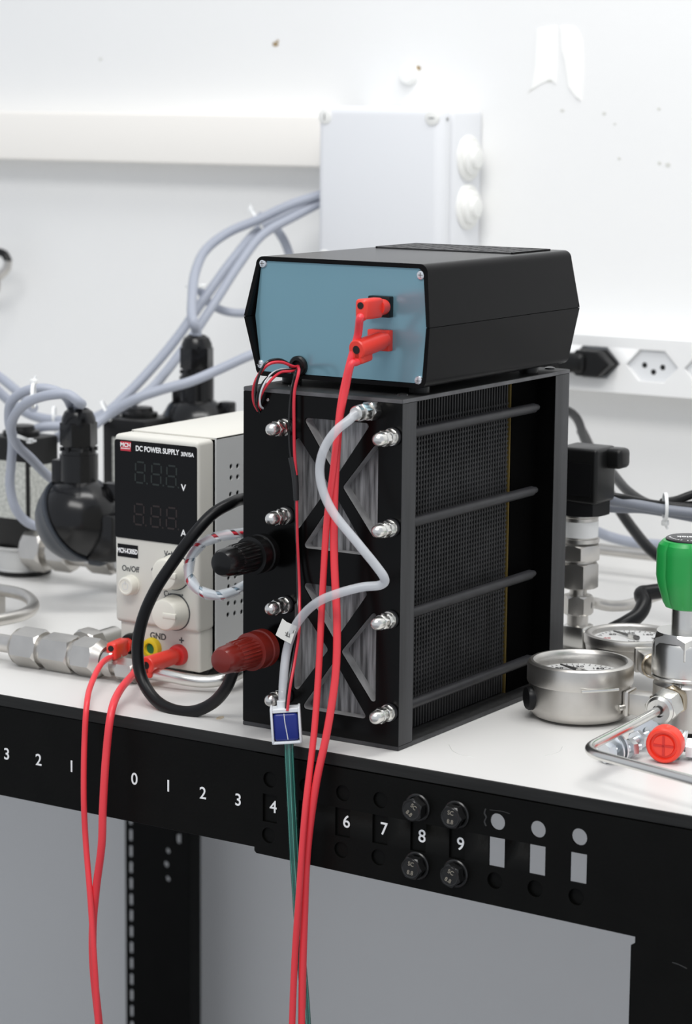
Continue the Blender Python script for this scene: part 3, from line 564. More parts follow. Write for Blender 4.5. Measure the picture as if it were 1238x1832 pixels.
# ================================================================ black loop cable and wrapped harness
t = thing('power_cable', P(330, 1280, z=0), 'thick black cable looping down between supply and stack', 'cable')
MB().tube([(-.131, .12, P(437, 893, y=.06).z-.004), P(440, 892, y=.075), P(410, 902, y=.055), P(380, 920, y=.042), P(345, 958, y=.03), P(310, 1006, y=.022), P(278, 1055, y=.015), P(255, 1108, y=.012), P(246, 1160, y=.010), P(253, 1212, y=.007), P(278, 1252, y=.002), P(310, 1270, y=-.001), P(345, 1273, y=.0), P(380, 1258, y=.001), P(405, 1230, y=-.002), P(420, 1197, y=-.004), P(440, 1174, y=-.0052), (-.108, -.0052, .0612)], .0044, 16).build('jacket', 'rubber', t)
path = [Vector((-.1285, .135, P(430, 955, y=.06).z)), P(455, 950, y=.09), P(430, 955, y=.06), P(400, 958, y=.05), P(368, 968, y=.042), P(346, 988, y=.036), P(337, 1015, y=.032), P(342, 1042, y=.03), P(362, 1060, y=.031), P(390, 1066, y=.036), P(415, 1060, y=.045), P(440, 1047, y=.058), P(455, 1040, y=.085), Vector((-.1285, .13, P(440, 1047, y=.06).z))]
t = thing('wire_harness', P(360, 1060, y=.035), 'coloured wires in a translucent spiral wrap beside the stack', 'wire harness')
cpath = spline(path, 14); _, uu, vv = frame((cpath[1]-cpath[0]))
fr_ = []
for i, p in enumerate(cpath):
    tt = (cpath[min(i+1, len(cpath)-1)]-cpath[max(i-1, 0)]).normalized(); uu = (uu-tt*uu.dot(tt)).normalized(); fr_.append((p, uu.copy(), tt.cross(uu), tt))
for k, m in enumerate(('red_wire', 'black_wire', 'blue_wire', 'white_wire')):
    a = k*PI/2; MB().tube([p+u*.0017*math.cos(a+i*.02)+v*.0017*math.sin(a+i*.02) for i, (p, u, v, tt) in enumerate(fr_)], .0013, 8, raw=True).build('wire', m, t)
# spiral strip
b = MB(); vs = []; fs = []; total = sum((cpath[i+1]-cpath[i]).length for i in range(len(cpath)-1)); N = 900; acc = [0]
for i in range(len(cpath)-1): acc.append(acc[-1]+(cpath[i+1]-cpath[i]).length)
def at_len(l):
    l = max(0, min(total-1e-6, l)); i = 0
    while acc[i+1] < l: i += 1
    f = (l-acc[i])/(acc[i+1]-acc[i]); A, B = fr_[i], fr_[i+1]; return A[0].lerp(B[0], f), A[1].lerp(B[1], f), A[2].lerp(B[2], f)
pitch_ = .0135
for k in range(N):
    for wofs, rr in ((0, .0040), (.0105, .0040), (.0105, .0034), (0, .0034)):
        l = total*k/N; a = 2*PI*l/pitch_; p, u, v = at_len(l+wofs); vs.append(p+(u*math.cos(a)+v*math.sin(a))*rr)
    if k:
        for j in range(4): fs.append([4*k-4+j, 4*k-4+(j+1) % 4, 4*k+(j+1) % 4, 4*k+j])
b.add(vs, fs).build('spiral_wrap', 'wrap', t)

# ================================================================ left: steel fitting run on the bench
YU = .055; ZU = .0150
def ax(px): return Vector((P(px, 1172+.16*(px-60)*.5, y=YU).x, YU, ZU))
t = thing('tube_union', (-.33, YU, 0), 'large stainless tube union with hex nuts in front of the supply', 'pipe fitting')
MB().cyl(ax(-300), ax(40), .0070, seg=24).build('tube', 'steel_satin', t)
MB().hex(ax(36), ax(80), .0158, phase=.25).cyl(ax(28), ax(36), .0105, .0142, 24).build('hex_nut', 'steel_satin', t, 25)
MB().cyl(ax(79), ax(92), .0118, seg=28).hex(ax(88), ax(136), .0148, phase=.2, ch=.05).cyl(ax(135), ax(146), .0118, seg=28).build('union_body', 'steel_satin', t, 25)
MB().hex(ax(143), ax(180), .0152, phase=.3).cyl(ax(180), ax(190), .0142, .0100, 24).build('hex_nut', 'steel_satin', t, 25)
dn_ = Vector((0, 0, -.0055))
MB().cyl(ax(188)+dn_*.6, ax(262)+dn_, .006).hex(ax(191)+dn_*.3, ax(207)+dn_*.3, .0108, phase=.1).hex(ax(216)+dn_, ax(245)+dn_, .0092, phase=.4).build('reducer', 'steel_satin', t, 25)
MB().tube([ax(255)+dn_, P(300, 1209, y=YU), P(335, 1216, y=YU+.003), P(370, 1219, y=YU+.008), P(400, 1215, y=.07), P(425, 1205, y=.085), P(445, 1195, y=.11)], .0048, 16).build('outlet_tube', 'steel', t)
q = ax(120)
MB().hex(q+Vector((0, .018, .001)), q+Vector((0, .034, .001)), .0145, phase=.2).cyl(q, q+Vector((0, .06, .001)), .010).build('side_nut', 'steel_satin', t, 25)
# bent steel tube
t = thing('bent_steel_tube', P(40, 1100, z=0), 'stainless tube bent into a loop on the far left', 'steel tube')
zt_ = .022; MB().tube([P(-420, 1010, z=zt_), P(-90, 1048, z=zt_), P(-30, 1052, z=zt_), P(10, 1057, z=zt_), P(40, 1064, z=zt_), P(57, 1076, z=zt_), P(58, 1088, z=zt_), P(42, 1099, z=zt_), P(10, 1107, z=zt_), P(-30, 1113, z=zt_), P(-90, 1118, z=zt_), P(-420, 1090, z=zt_)], .0052, 16).build('tube', 'steel_satin', t)
MB().box(P(-40, 1085, z=.0085), (.02, .05, .017), .001).build('clamp', 'steel_satin', t)

# ================================================================ left: sensors, coils
def sensor(name, label, cc, R, gx=0):
    cc = Vector(cc); t = thing(name, (cc.x, cc.y, 0), label, 'sensor', 'spherical sensor housings')
    prof = [(R*math.sin(PI*k/20), -R*math.cos(PI*k/20)) for k in range(21)]; prof[0] = (0, -R); prof[-1] = (0, R)
    MB().lathe(prof, cc, (0, 0, 1), 40).build('housing', 'housing', t)
    ad = (-RT*.78-UP*.42+FW*.52).normalized(); R2 = R*1.045
    pr = [(0, R2)]+[(R2*math.sin(a), R2*math.cos(a)) for a in [PI*.055*k for k in range(1, 9)]]; pr += [(R2*1.02, pr[-1][1]-.0012), (R2*1.02, pr[-1][1]-.004), (R*.99, pr[-1][1]-.004)]
    MB().lathe(pr, cc, ad, 48).build('back_shell', 'housing_rim', t)
    nz = cc.z+R*.86
    MB().cyl((cc.x, cc.y, nz-.008), (cc.x, cc.y, nz+.024), .0165, .0165, 28).box((cc.x-.0145, cc.y-.006, nz+.006), (.012, .014, .026), .002).build('neck', 'housing', t)
    gl = MB().lathe([(0, .024), (.0148, .024), (.0148, .028), (.0135, .0285), (.0135, .031)], (cc.x, cc.y, nz), (0, 0, 1), 32).hex((cc.x, cc.y, nz+.031), (cc.x, cc.y, nz+.052), .0162, phase=.3, ch=.04).lathe([(.0148, .0505), (.0145, .055), (.012, .0605), (.0085, .063), (.0078, .0615), (.005, .0615), (0, .0612)], (cc.x, cc.y, nz), (0, 0, 1), 32).build('cable_gland', 'housing', t, 28)
    for k in range(8):
        a = 2*PI*k/8; MB().box((cc.x+.0142*math.cos(a), cc.y+.0142*math.sin(a), nz+.0285), (.003, .003, .0035)).build('gland_rib', 'housing', gl)
    q = cc+RT*R*.82+UP*R*.62-FW*R*.3; MB().box(q, (.014, .012, .015), .002).build('clip', 'housing', t)
    q = cc+RT*R*.45-UP*R*.98-FW*R*.15; MB().box(q, (.014, .012, .010), .002).build('clip', 'housing_rim', t)
    q = cc+RT*R*.75-UP*R*.42-FW*R*.25; MB().box(q, (.03, .034, .042), .004).build('terminal_box', 'housing', t)
    q = Vector((cc.x-.03, max(cc.y+.03, .347), .03)); MB().cyl(cc, q, .011, seg=20).build('stem', 'steel_satin', t, 25)
    return Vector((cc.x, cc.y, nz+.0615))
c1 = P(142, 926, d=2.12); R1 = .0365
e1_ = sensor('sensor_housing', 'glossy black spherical sensor housing left of the power supply', c1, R1)
c2 = P(352, 775, d=2.36)
e2_ = sensor('sensor_housing', 'blurred black spherical sensor housing behind the power supply', c2, .036)
def coil(label, px, py, yv, wx, wy, h, lab=True, cap=True):
    q = P(px, py, y=yv); x, y, zt = q.x, q.y, q.z; t = thing('solenoid_coil', (x, y, 0), label, 'solenoid valve', 'black solenoid valves')
    MB().box((x, y, zt-h/2), (wx, wy, h), .003).build('coil_body', 'black_plastic', t)
    MB().lathe([(.017, 0), (.017, .004), (.013, .005), (.012, .009), (0, .009)], (x, y, zt), (0, 0, 1), 28).build('cap_nut', 'black_plastic', t)
    if lab: MB().box((x+wx*.5+.0002, y, zt-h*.5), (.0006, wy*.86, h*.50)).build('label', 'label_paper', t)
    if lab: MB().box((x+wx*.1, y-wy*.5-.0002, zt-h*.47), (wx*.7, .0006, h*.52)).build('label', 'label_paper', t)
    MB().lathe([(.026, 0), (.026, .004), (.023, .006), (.023, zt-h-.004), (.027, zt-h-.002), (.027, zt-h)], (x, y, .0004), (0, 0, 1), 32).build('valve_base', 'silver_paint', t)
    MB().lathe([(.0265, 0), (.0265, .0045)], (x, y, .0002), (0, 0, 1), 32).build('seal_ring', 'black_plastic', t)
    return Vector((x, y, zt))
coil('black solenoid coil with white label at the left edge', 38, 778, .35, .052, .045, .102)
coil('black solenoid coil half hidden behind the power supply', 250, 745, .46, .05, .052, .085)
# pipe run between the valves
t = thing('pipe_run', (-.52, .33, 0), 'stainless pipe fittings running behind the black sphere', 'pipe fitting')
A = P(55, 1000, y=.335); A.z = .028; dX = Vector((1, .04, 0)).normalized()
MB().cyl(A, A+dX*.26, .0115, seg=24).build('pipe', 'steel_satin', t)
for (d0, d1, r) in ((.0, .022, .021), (.028, .05, .0185), (.07, .095, .016), (.105, .13, .019), (.145, .165, .016)): MB().hex(A+dX*d0, A+dX*d1, r, phase=.3).build('hex_nut', 'steel_satin', t, 25)
MB().cyl(A+dX*.14+Vector((0, -.03, -.02)), A+dX*.30+Vector((0, -.03, -.02)), .006, seg=20).build('lower_tube', 'steel_satin', t)

# ================================================================ grey cables on the left
def cable(label, pts, r=.0042, m='cable_grey', name='signal_cable', group='grey signal cables'):
    q = [p if isinstance(p, Vector) else P(p[0], p[1], y=p[2]) for p in pts]; b0 = q[len(q)//2]
    return tag(MB().tube(q, r, 14).build(name, m, base=b0), label, 'cable', group)
cable('grey cable curving down into the rear black sphere gland', [(575, 348, .712), (520, 366, .69), (462, 393, .67), (410, 415, .65), (370, 445, .62), (350, 485, .58), (344, 530, .54), (345, 575, .50), e2_+Vector((0, 0, .005)), e2_-Vector((0, 0, .01))], .0048)
cable('upper grey cable of the diagonal pair from the junction box', [(575, 356, .735), (520, 380, .712), (465, 410, .685), (420, 460, .64), (365, 535, .6), (320, 600, .56), (275, 655, .52), (225, 708, .48), (190, 738, .45), (150, 752, .43), (100, 752, .42), (55, 742, .42), (20, 720, .42), (-20, 685, .42), (-150, 600, .44), (-420, 520, .5)], .0048)
cable('lower grey cable of the diagonal pair from the junction box', [(575, 362, .715), (525, 388, .69), (470, 420, .66), (430, 470, .63), (385, 540, .595), (335, 615, .555), (295, 668, .515), (262, 703, .475), (210, 735, .45), (160, 758, .42), (110, 762, .40), (72, 765, .385), (50, 778, .38), (62, 792, .38), (100, 785, .38), (125, 765, .38)], .0046)
cable('grey cable dropping behind the instrument case', [(462, 385, .69), (485, 400, .70), (503, 422, .705), (516, 450, .71), (525, 490, .71)], .0045)
cable('short grey cable curving to the instrument case side', [(355, 515, .60), (372, 540, .61), (400, 556, .62), (440, 560, .63), (480, 550, .64)], .0042)
cable('grey cable sloping up behind the instrument case', [(520, 610, .50), (445, 637, .47), (390, 662, .45), (340, 683, .43), (290, 697, .415), (240, 715, .40), (190, 745, .39), (150, 775, .37)], .0046)
cable('grey cable looping over into the black sphere gland', [e1_-Vector((0, 0, .008)), e1_+Vector((0, 0, .003)), (142, 720, .205), (122, 706, .20), (95, 706, .195), (60, 715, .195), (32, 735, .20), (20, 765, .21), (30, 795, .225), (55, 820, .25), (82, 848, .28), (100, 862, .30)], .0042)
cable('grey cable hanging in a long loop left of the sphere', [(132, 736, .26), (112, 705, .235), (80, 695, .225), (45, 700, .22), (20, 720, .22), (16, 750, .225), (22, 785, .23), (20, 830, .24), (18, 870, .245), (28, 910, .25), (50, 935, .26), (80, 945, .27)], .0042)
cable('grey cable entering from the left edge of the picture', [(-420, 500, .46), (-150, 590, .42), (-40, 650, .40), (0, 675, .39), (25, 695, .38), (45, 712, .36), (60, 730, .34)], .0045)
def tie(label, px, py, yv, r, axis, head=None, group='white cable ties'):
    c0 = P(px, py, y=yv); a, u, v = frame(axis); t = thing('cable_tie', c0, label, 'cable tie', group)
    MB().lathe([(r, -.0013), (r+.0011, -.0013), (r+.0011, .0013), (r, .0013)], c0, a, 26, closed=True).build('strap', 'tie', t)
    hd = Vector(head or (0, -.3, 1)); hd = (hd-a*hd.dot(a)).normalized(); q = c0+hd*(r+.0022)
    MB().box(q, (.0052, .0052, .0044), .0008).build('head', 'tie', t)
    MB().tube([q+hd*.001, q+hd*.003+a*.001, q+hd*.005+a*.002], .0011, 6).build('tail', 'tie', t)
tie('white cable tie around the looped cables above the left coil', 60, 708, .205, .0095, RT, UP)
tie('white cable tie at the bottom of the small cable loop', 32, 780, .225, .009, UP+RT*.4, RT)
tie('white cable tie by the sphere gland with its head below', 97, 745, .41, .0088, RT, -UP)
tie('white cable tie around cables beside the power supply corner', 192, 738, .44, .0115, RT+UP*.5, -UP)
tie('white cable tie near the junction box on the cable bundle', 462, 397, .68, .012, RT+UP*.6, UP)
tie('white cable tie on the curved grey cable', 345, 512, .565, .0065, UP, RT)
# thing at the far left edge: clip of a hose
yc_ = .735
t = thing('clamp_handle', P(-30, 515, y=YW), 'dark and silver clamp handle poking in at the left edge', 'clamp')
MB().tube([P(-70, 448, y=yc_), P(-40, 448, y=yc_), P(-8, 450, y=yc_), P(8, 455, y=yc_), P(15, 468, y=yc_)], .0046, 12).build('grip', 'black_plastic', t)
MB().tube([P(14, 466, y=yc_), P(12, 480, y=yc_), P(-2, 495, y=yc_), P(-30, 515, y=yc_+.01), P(-50, 525, y=YW)], .0048, 12).build('rod', 'steel_satin', t)
MB().tube([P(-3, 492, y=yc_), P(-2, 510, y=yc_), P(-4, 522, y=yc_)], .0022, 8).build('pin', 'steel_satin', t)
# ================================================================ right: transmitter and cables
yt = .335; q = P(1036, 1000, y=yt); tx = q.x
def TZ(py): return P(1036, py, y=yt).z
t = thing('pressure_transmitter', (tx, yt, 0), 'steel pressure transmitter with black connector behind the stack', 'sensor')
MB().box((tx+.006, yt-.004, (TZ(795)+TZ(893))/2), (.036, .034, TZ(795)-TZ(893)), .003, 3).box((tx+.028, yt+.006, TZ(815)), (.016, .018, .016), .004, 3).build('connector', 'black_plastic', t)
MB().box((tx+.0065, yt-.0213, TZ(850)), (.026, .0008, .026)).build('cover_recess', 'rubber', t)
MB().hex((tx+.002, yt, TZ(890)), (tx+.002, yt, TZ(918)), .0215, phase=.2, ch=.02).build('connector_base', 'rubber', t, 25)
sv = MB().lathe([(0, 0), (.0158, 0), (.0158, .003), (.0145, .0035), (.0145, TZ(915)-TZ(968)-.004), (.0158, TZ(915)-TZ(968)-.003), (.0158, TZ(915)-TZ(968)), (0, TZ(915)-TZ(968))], (tx, yt, TZ(968)), (0, 0, 1), 36).build('sleeve', 'steel_satin', t)
MB().lathe([(.0147, 0), (.0147, TZ(930)-TZ(958))], (tx, yt, TZ(958)), (0, 0, 1), 36).build('type_label', 'dial', sv)
MB().hex((tx, yt, TZ(972)), (tx, yt, TZ(1000)), .0178, phase=.5, ch=.05).build('hex_nut', 'steel_satin', t, 25)
MB().cyl((tx, yt, TZ(998)), (tx, yt, TZ(1008)), .012).hex((tx, yt, TZ(1005)), (tx, yt, TZ(1050)), .0162, phase=.35, ch=.05).build('adapter_nut', 'steel_satin', t, 25)
zb_ = max(TZ(1136), .014)
MB().cyl((tx, yt, TZ(1049)), (tx, yt, TZ(1066)), .007).hex((tx, yt, TZ(1064)), (tx, yt, TZ(1098)), .0125, phase=.2).cyl((tx, yt, TZ(1097)), (tx, yt, zb_), .0085).build('tube_nut', 'steel_satin', t, 25)
MB().box((tx, yt, zb_-.001), (.021, .021, .020), .003).cyl((tx-.02, yt, zb_-.002), (tx+.034, yt, zb_-.002), .0062).hex((tx+.013, yt, zb_-.002), (tx+.024, yt, zb_-.002), .0098, phase=.2).bx(tx-.018, tx+.03, yt-.015, yt+.015, 0, .006, .001).build('tee', 'steel', t, 25)
def rcable(label, pts, r, m, name='signal_cable', group='cables behind the green knob', far=.6):
    q = [P(p[0], p[1], y=p[2]) for p in pts]
    if q[0].x > q[-1].x: q = q[::-1]
    q.append(q[-1]+(q[-1]-q[-2]).normalized()*.12+Vector((.05, 0, 0))); q[-1].z = max(q[-1].z, r+.001); q.append(Vector((q[-1].x+far, q[-1].y+.02, max(q[-1].z-.01, r+.001)))); return cable(label, q, r, m, name, group)
rcable('black cable dropping from the plug towards the green knob', [(1040, 770, .66), (1062, 815, .64), (1085, 870, .59), (1110, 915, .55), (1135, 950, .53), (1165, 985, .51), (1200, 1010, .5), (1250, 1040, .49)], .0048, 'black_plastic')
rcable('grey cable running right under the black cable', [(1078, 893, .36), (1110, 898, .37), (1150, 905, .38), (1190, 912, .39), (1260, 920, .40)], .0042, 'cable_grey_dark')
rcable('lower grey cable running right to the frame edge', [(1070, 908, .37), (1110, 910, .38), (1150, 911, .40), (1190, 917, .41), (1260, 930, .42)], .0036, 'cable_grey_dark')
rcable('black cable running right above the two grey cables', [(1078, 885, .365), (1110, 890, .37), (1150, 898, .385), (1190, 904, .40), (1260, 910, .41)], .0032, 'black_plastic')
rcable('black cable rising to the right edge above the tie', [(1185, 899, .405), (1210, 895, .42), (1235, 886, .43), (1270, 876, .44)], .0036, 'black_plastic')
rcable('grey cable sagging low on the wall behind the knob', [(1030, 930, .60), (1062, 948, .61), (1090, 960, .62), (1130, 970, .62), (1170, 974, .62), (1250, 976, .62)], .0048, 'cable_grey')
tie('white cable tie around the cables above the green knob', 1190, 907, .395, .0105, RT, -UP)
t = thing('rear_steel_tube', P(1120, 985, y=.66), 'straight steel tube lying along the back of the bench', 'steel tube')
q = P(1120, 988, y=.66); MB().cyl((q.x-.25, .66, q.z), (q.x+.6, .66, q.z), .0052, seg=18).build('tube', 'steel_satin', t)
for dx in (-.1, .35): MB().bx(q.x+dx, q.x+dx+.02, .65, .672, 0, q.z-.003).build('clamp', 'steel_satin', t)
t = thing('curved_steel_tube', P(1100, 1080, y=.42), 'steel tube curving right from the transmitter fitting', 'steel tube')
MB().tube([(tx+.008, yt, TZ(1080)), P(1060, 1078, y=.36), P(1090, 1084, y=.375), P(1120, 1083, y=.39), P(1150, 1074, y=.41), P(1185, 1062, y=.43), P(1250, 1045, y=.45)], .0046, 14).build('tube', 'steel_satin', t)
rcable('thick black hose curling down behind the rear gauge', [(1240, 1048, .38), (1190, 1056, .37), (1160, 1060, .36), (1148, 1062, .355), (1152, 1080, .345), (1142, 1100, .335), (1120, 1115, .325), (1095, 1128, .318)], .0062, 'rubber', 'black_hose')

# ================================================================ gauges, regulator
def gauge(label, c, z0, R, stem_dir, ztop, side=True):
    c = Vector((c[0], c[1], z0)); h = ztop-z0; t = thing('pressure_gauge', c, label, 'pressure gauge', 'stainless pressure gauges')
    MB().lathe([(0, 0), (R*.78, 0), (R*.88, .0015), (R*.94, .0045), (R*.965, .009), (R*.965, h*.63), (0, h*.63)], c, (0, 0, 1), 56).build('case', 'steel_satin', t)
    bz = MB().lathe([(R*.95, h*.62), (R*.995, h*.625), (R, h*.64), (R, h*.9), (R*.985, h*.97), (R*.94, h), (R*.89, h), (R*.86, h*.97), (R*.835, h*.93), (R*.82, h*.75)], c, (0, 0, 1), 64).build('bezel_ring', 'steel_satin', t)
    di = MB().cyl(c+Vector((0, 0, h*.64)), c+Vector((0, 0, h*.76)), R*.83, seg=48).build('dial', 'dial', t); zd = h*.76+.0003
    # scale ticks, needle, hub
    for k in range(31):
        a = math.radians(-135+270*k/30)+YAW; l = .10 if k % 5 == 0 else .05; r0 = R*.74
        u = Vector((math.sin(a), math.cos(a), 0)); rot = Matrix.Rotation(-a, 3, 'Z')
        MB().box(c+u*(r0-R*l/2)+Vector((0, 0, zd)), (.0006, R*l, .0002), rot=rot).build('tick', 'ink' if k % 5 or k < 20 else 'dial_red', di)
    for k, s in enumerate(('0', '40', '80', '120', '160', '200', '250')):
        a = math.radians(-135+45*k)-YAW*0; M = Matrix.Rotation(YAW, 4, 'Z'); u = Vector((math.sin(a), math.cos(a), 0)); u.rotate(Matrix.Rotation(YAW, 3, 'Z'))
        text(s, R*.16, c+u*R*.52+Vector((0, 0, zd)), 'dial_red' if k in (0, 1) else 'ink', di, M=M)
    M = Matrix.Rotation(YAW, 4, 'Z'); text('bar', R*.18, c+Vector((math.sin(YAW), -math.cos(YAW), 0))*R*.3+Vector((0, 0, zd)), 'ink', di, M=M)
    u = Vector((-.75, .35, 0)).normalized(); nd = MB().tube([c-u*R*.2+Vector((0, 0, zd+.0015)), c+u*R*.62+Vector((0, 0, zd+.0015))], lambda f: .0018-.0013*f, 6).build('needle', 'ink', t)
    MB().cyl(c+Vector((0, 0, zd)), c+Vector((0, 0, zd+.0028)), .0032, seg=18).build('hub', 'steel', t)
    MB().cyl(c+Vector((0, 0, h*.915)), c+Vector((0, 0, h*.93)), R*.838, seg=48).build('glass', 'gauge_glass', t)
    if side:
        d = (-RT-_f*.25); d.z = 0; d.normalize(); p = c+d*R*.93+Vector((0, 0, h*.36)); MB().lathe([(.0088, 0), (.0088, .0035), (.0078, .005), (0, .005)], p, d, 26).build('relief_plug', 'rubber', t)
        for (ang, zz, m1) in ((.95, h*.3, 0), (.28, h*.66, 1)):
            d = (RT*math.sin(ang)-_f*math.cos(ang)); d.z = 0; d.normalize(); s_ = Vector((-d.y, d.x, 0))
            if m1 == 0: MB().tube([c+d*(R*.955)-s_*.008+Vector((0, 0, zz)), c+d*(R*.985)-s_*.006+Vector((0, 0, zz)), c+d*(R*.985)+s_*.006+Vector((0, 0, zz+.0005)), c+d*(R*.955)+s_*.008+Vector((0, 0, zz+.0005))], .0022, 10).build('pressed_slot', 'steel', t)
            else: MB().tube([c+d*R*1.0-s_*.014+Vector((0, 0, zz)), c+d*R*1.014+Vector((0, 0, zz)), c+d*R*1.0+s_*.014+Vector((0, 0, zz))], .0011, 8).build('bezel_lug', 'steel', t)
    sd = Vector(stem_dir).normalized(); p = c+sd*R*.93+Vector((0, 0, h*.36))
    rot = Matrix((sd, Vector((-sd.y, sd.x, 0)), Vector((0, 0, 1)))).transposed()
    MB().box(p+sd*.003, (.005, .018, .019), .002, 2, rot).box(p+sd*.0125, (.017, .0145, .0155), .001, 2, rot).build('stem_block', 'steel_satin', t, 25)
    return p+sd*.021
g1_ = P(1037.5, 1235, y=.156); g1c = Vector((g1_.x, .156)); gz = .0012; gtop = P(1037, 1180, y=.156).z
rg = Vector((.1375, .162, 0))
st1 = gauge('stainless pressure gauge lying face up beside the stack', g1c, gz, .0381, (rg-Vector((g1c.x, g1c.y, 0))), gtop)
g2 = P(1131, 1135, y=.262); g2c = Vector((g2.x, g2.y))
st2 = gauge('second stainless gauge half hidden behind the regulator', g2c, .022, .0362, (rg-Vector((g2.x, g2.y, 0))), g2.z+.0015, False)
t = thing('pressure_regulator', rg, 'steel pressure regulator with a bright green fluted knob', 'regulator')
def RZ(py): return P(1232, py, y=rg.y).z
Zt = [RZ(v) for v in (1310, 1218, 1205, 1130, 1085, 960)]
MB().lathe([(0, .003), (.022, .003), (.0235, .004), (.0235, RZ(1222)), (.0225, RZ(1219)), (.0222, RZ(1213)), (0, RZ(1213))], rg, (0, 0, 1), 48).build('body', 'steel_satin', t)
MB().lathe([(0, .0002), (.021, .0002), (.021, .0034), (0, .0034)], rg, (0, 0, 1), 40).build('seal_ring', 'rubber', t)
bn = MB().lathe([(.0222, RZ(1214)), (.0248, RZ(1210)), (.0248, RZ(1206)), (.0242, RZ(1204)), (.0248, RZ(1202)), (.0248, RZ(1152)), (.0235, RZ(1145))], rg, (0, 0, 1), 48).hex(rg+Vector((0, 0, RZ(1180))), rg+Vector((0, 0, RZ(1128))), .0252, phase=.35, ch=.10).build('bonnet', 'steel', t, 25)
MB().cyl(rg+Vector((0, 0, RZ(1130))), rg+Vector((0, 0, RZ(1075))), .0118, seg=28).build('spindle', 'steel', t)
# knob
z0k, z1k = RZ(1088), RZ(966)
def kmod(k, th):
    lobes = .5+.5*math.cos(th*7); lobes = lobes**.35
    return (1-.085*(1-lobes)) if 1 < k < 9 else 1
kh = z1k-z0k
MB().lathe([(0, 0), (.0125, 0), (.0165, .0012), (.0185, kh*.10), (.0225, kh*.36), (.0238, kh*.5), (.0238, kh*.80), (.0238, kh*.86), (.0225, kh*.95), (.0195, kh*1.0), (.0178, kh*1.01), (0, kh*1.01)], rg+Vector((0, 0, z0k)), (0, 0, 1), 112, kmod).build('knob', 'knob_green', t, 22)
cp = MB().lathe([(.0176, kh*1.0), (.0176, kh*1.03), (.0165, kh*1.045), (0, kh*1.045)], rg+Vector((0, 0, z0k)), (0, 0, 1), 40).build('knob_cap', 'cap_black', t)
text('Swagelok', .0066, rg+Vector((0, 0, z0k+kh*1.047))+RT*.0025, 'print_white', cp, M=Matrix.Rotation(PI+YAW-.12, 4, 'Z'), bold=.0001)
ring = 'PRESSURE REGULATOR'
for k, ch in enumerate(ring):
    a = math.radians(205+k*9); u = Vector((math.cos(a), math.sin(a), 0)); 
    if ch != ' ': text(ch, .0022, rg+Vector((0, 0, z0k+kh*1.047))+u*.0148, 'print_white', cp, M=Matrix.Rotation(a+PI/2, 4, 'Z'))
text('HP', .0062, P(1215, 1227, y=rg.y-.0225), 'slot_dark', t, M=Matrix.Rotation(YAW-.25, 4, 'Z') @ RX)
for (st, nm) in ((st1, 'gauge_port'), (st2, 'gauge_port')):
    d = Vector((rg.x, rg.y, st.z))-st; MB().cyl(st-d.normalized()*.002, st+d, .0078, seg=24).lathe([(.009, .0), (.0096, .001), (.0096, .002), (.0085, .003)], st+d.normalized()*.001, d, 24).build(nm, 'amber', t)
# outlet fitting and bent tube
fz_ = P(1205, 1262, y=.12).z; bend = P(1040, 1343, z=.0225)
fa = P(1180, 1271, y=.112); fb = Vector((rg.x, rg.y, fa.z+.004)); dd = (fb-fa).normalized()
t = thing('outlet_tube', P(1040, 1345, z=.0), 'bent stainless tube with hex nut leaving the regulator front', 'steel tube')
MB().hex(fa, fa+dd*.017, .0118, phase=.2).lathe([(.0045, -.0022), (.0082, -.0022), (.0102, .0005)], fa, dd, 28).build('hex_nut', 'steel', t, 25)
MB().cyl(fa+dd*.017, fa+dd*.02, .0085).hex(fa+dd*.02, fa+dd*.027, .0112, phase=.5).cyl(fa+dd*.026, fa+dd*.048, .009).build('port_body', 'amber', t, 25)
d1 = (fa-bend).normalized(); e_ = P(1260, 1402, z=.0225); d2 = (e_-bend).normalized()
rb = .019; c_ = [fa+dd*.004, bend+d1*.05]
arc = [bend+d1*rb*(1-f)**2+d2*rb*f**2 for f in [i/10 for i in range(11)]]
MB().tube([fa+dd*.004, fa-(fa-bend)*.3, bend+d1*.03]+arc+[bend+d2*.03, bend+d2*.07, bend+d2*.16, bend+d2*.45], .0032, 18, n=5).build('tube', 'steel', t)

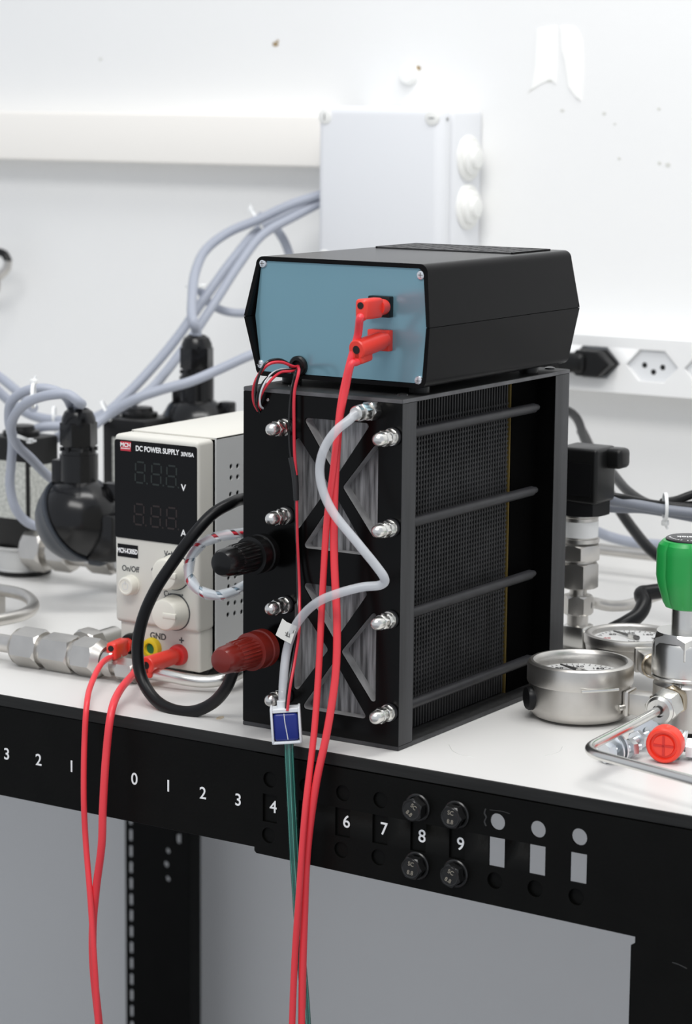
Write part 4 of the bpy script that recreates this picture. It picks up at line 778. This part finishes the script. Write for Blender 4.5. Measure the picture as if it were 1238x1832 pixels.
# ================================================================ loose hardware
def hexbolt(label, p0, d, wash):
    p0 = Vector(p0); d = Vector(d); d.z = 0; d.normalize(); t = thing('hex_bolt', (p0.x, p0.y, 0), label, 'bolt', 'loose zinc bolts'); p0.z = .0075
    MB().hex(p0, p0+d*.0062, .0074, phase=.35, ch=.03).build('head', 'zinc', t, 25)
    pr = [(.0028, .005)]
    for k in range(22): pr += [(.0030, .0055+.0012*k), (.0025, .0055+.0012*k+.0006)]
    MB().lathe(pr+[(0, .0325)], p0, d, 16).build('thread', 'zinc', t, 60)
    for k, s in enumerate(wash): MB().lathe([(.0033, 0), (.0098, 0), (.0098, .0012), (.0033, .0012)], p0+d*s-Vector((0, 0, -.0022)), d+Vector((0, 0, .22-.1*k)), 30, closed=True).build('washer', 'zinc', t)
    MB().hex(p0+d*.021, p0+d*.0255, .0068, phase=.4, ch=.03).build('nut', 'zinc', t, 25)
b1 = P(1080, 1347, z=.0075); hexbolt('zinc bolt with washers and nut inside the tube bend', b1, P(1150, 1335, z=.0075)-b1, (.009, .0125))
b2 = P(1166, 1311, z=.0075); hexbolt('zinc bolt lying behind the bent steel tube', b2, P(1112, 1338, z=.0075)-b2, (.007,))
b3 = P(1246, 1340, z=.0075); hexbolt('zinc bolt partly hidden behind the red cap', b3, P(1195, 1335, z=.0075)-b3, (.009, .012))
t = thing('screw_cap', P(1187, 1368, z=0), 'red plastic cap with a cross standing on its edge', 'cap')
pc_ = P(1187, 1334, z=.0128); dn = (CAM-pc_); dn.z = -.12; dn = (dn.normalized()+RT*-.28).normalized(); Rc = .0125
pc_.z = Rc+.0002
cpo = MB().lathe([(0, -.010), (.0105, -.010), (Rc, -.0085), (Rc, -.002), (Rc*.97, 0), (Rc*.88, .0012), (Rc*.76, .0008), (Rc*.72, -.0014), (Rc*.60, -.0014), (Rc*.56, .0002), (0, .0002)], pc_, dn, 40).build('cap_body', 'cap_red', t, 30)
a, u, v = frame(dn); mat('cap_groove', (.6, .02, .015), .45)
for (e1v, e2v) in ((u, v), (v, u)):
    rot = Matrix((e1v, e2v, a)).transposed(); MB().box(pc_+a*.0003, (Rc*1.1, .0016, .0006), rot=rot).build('cross_groove', 'cap_groove', cpo)
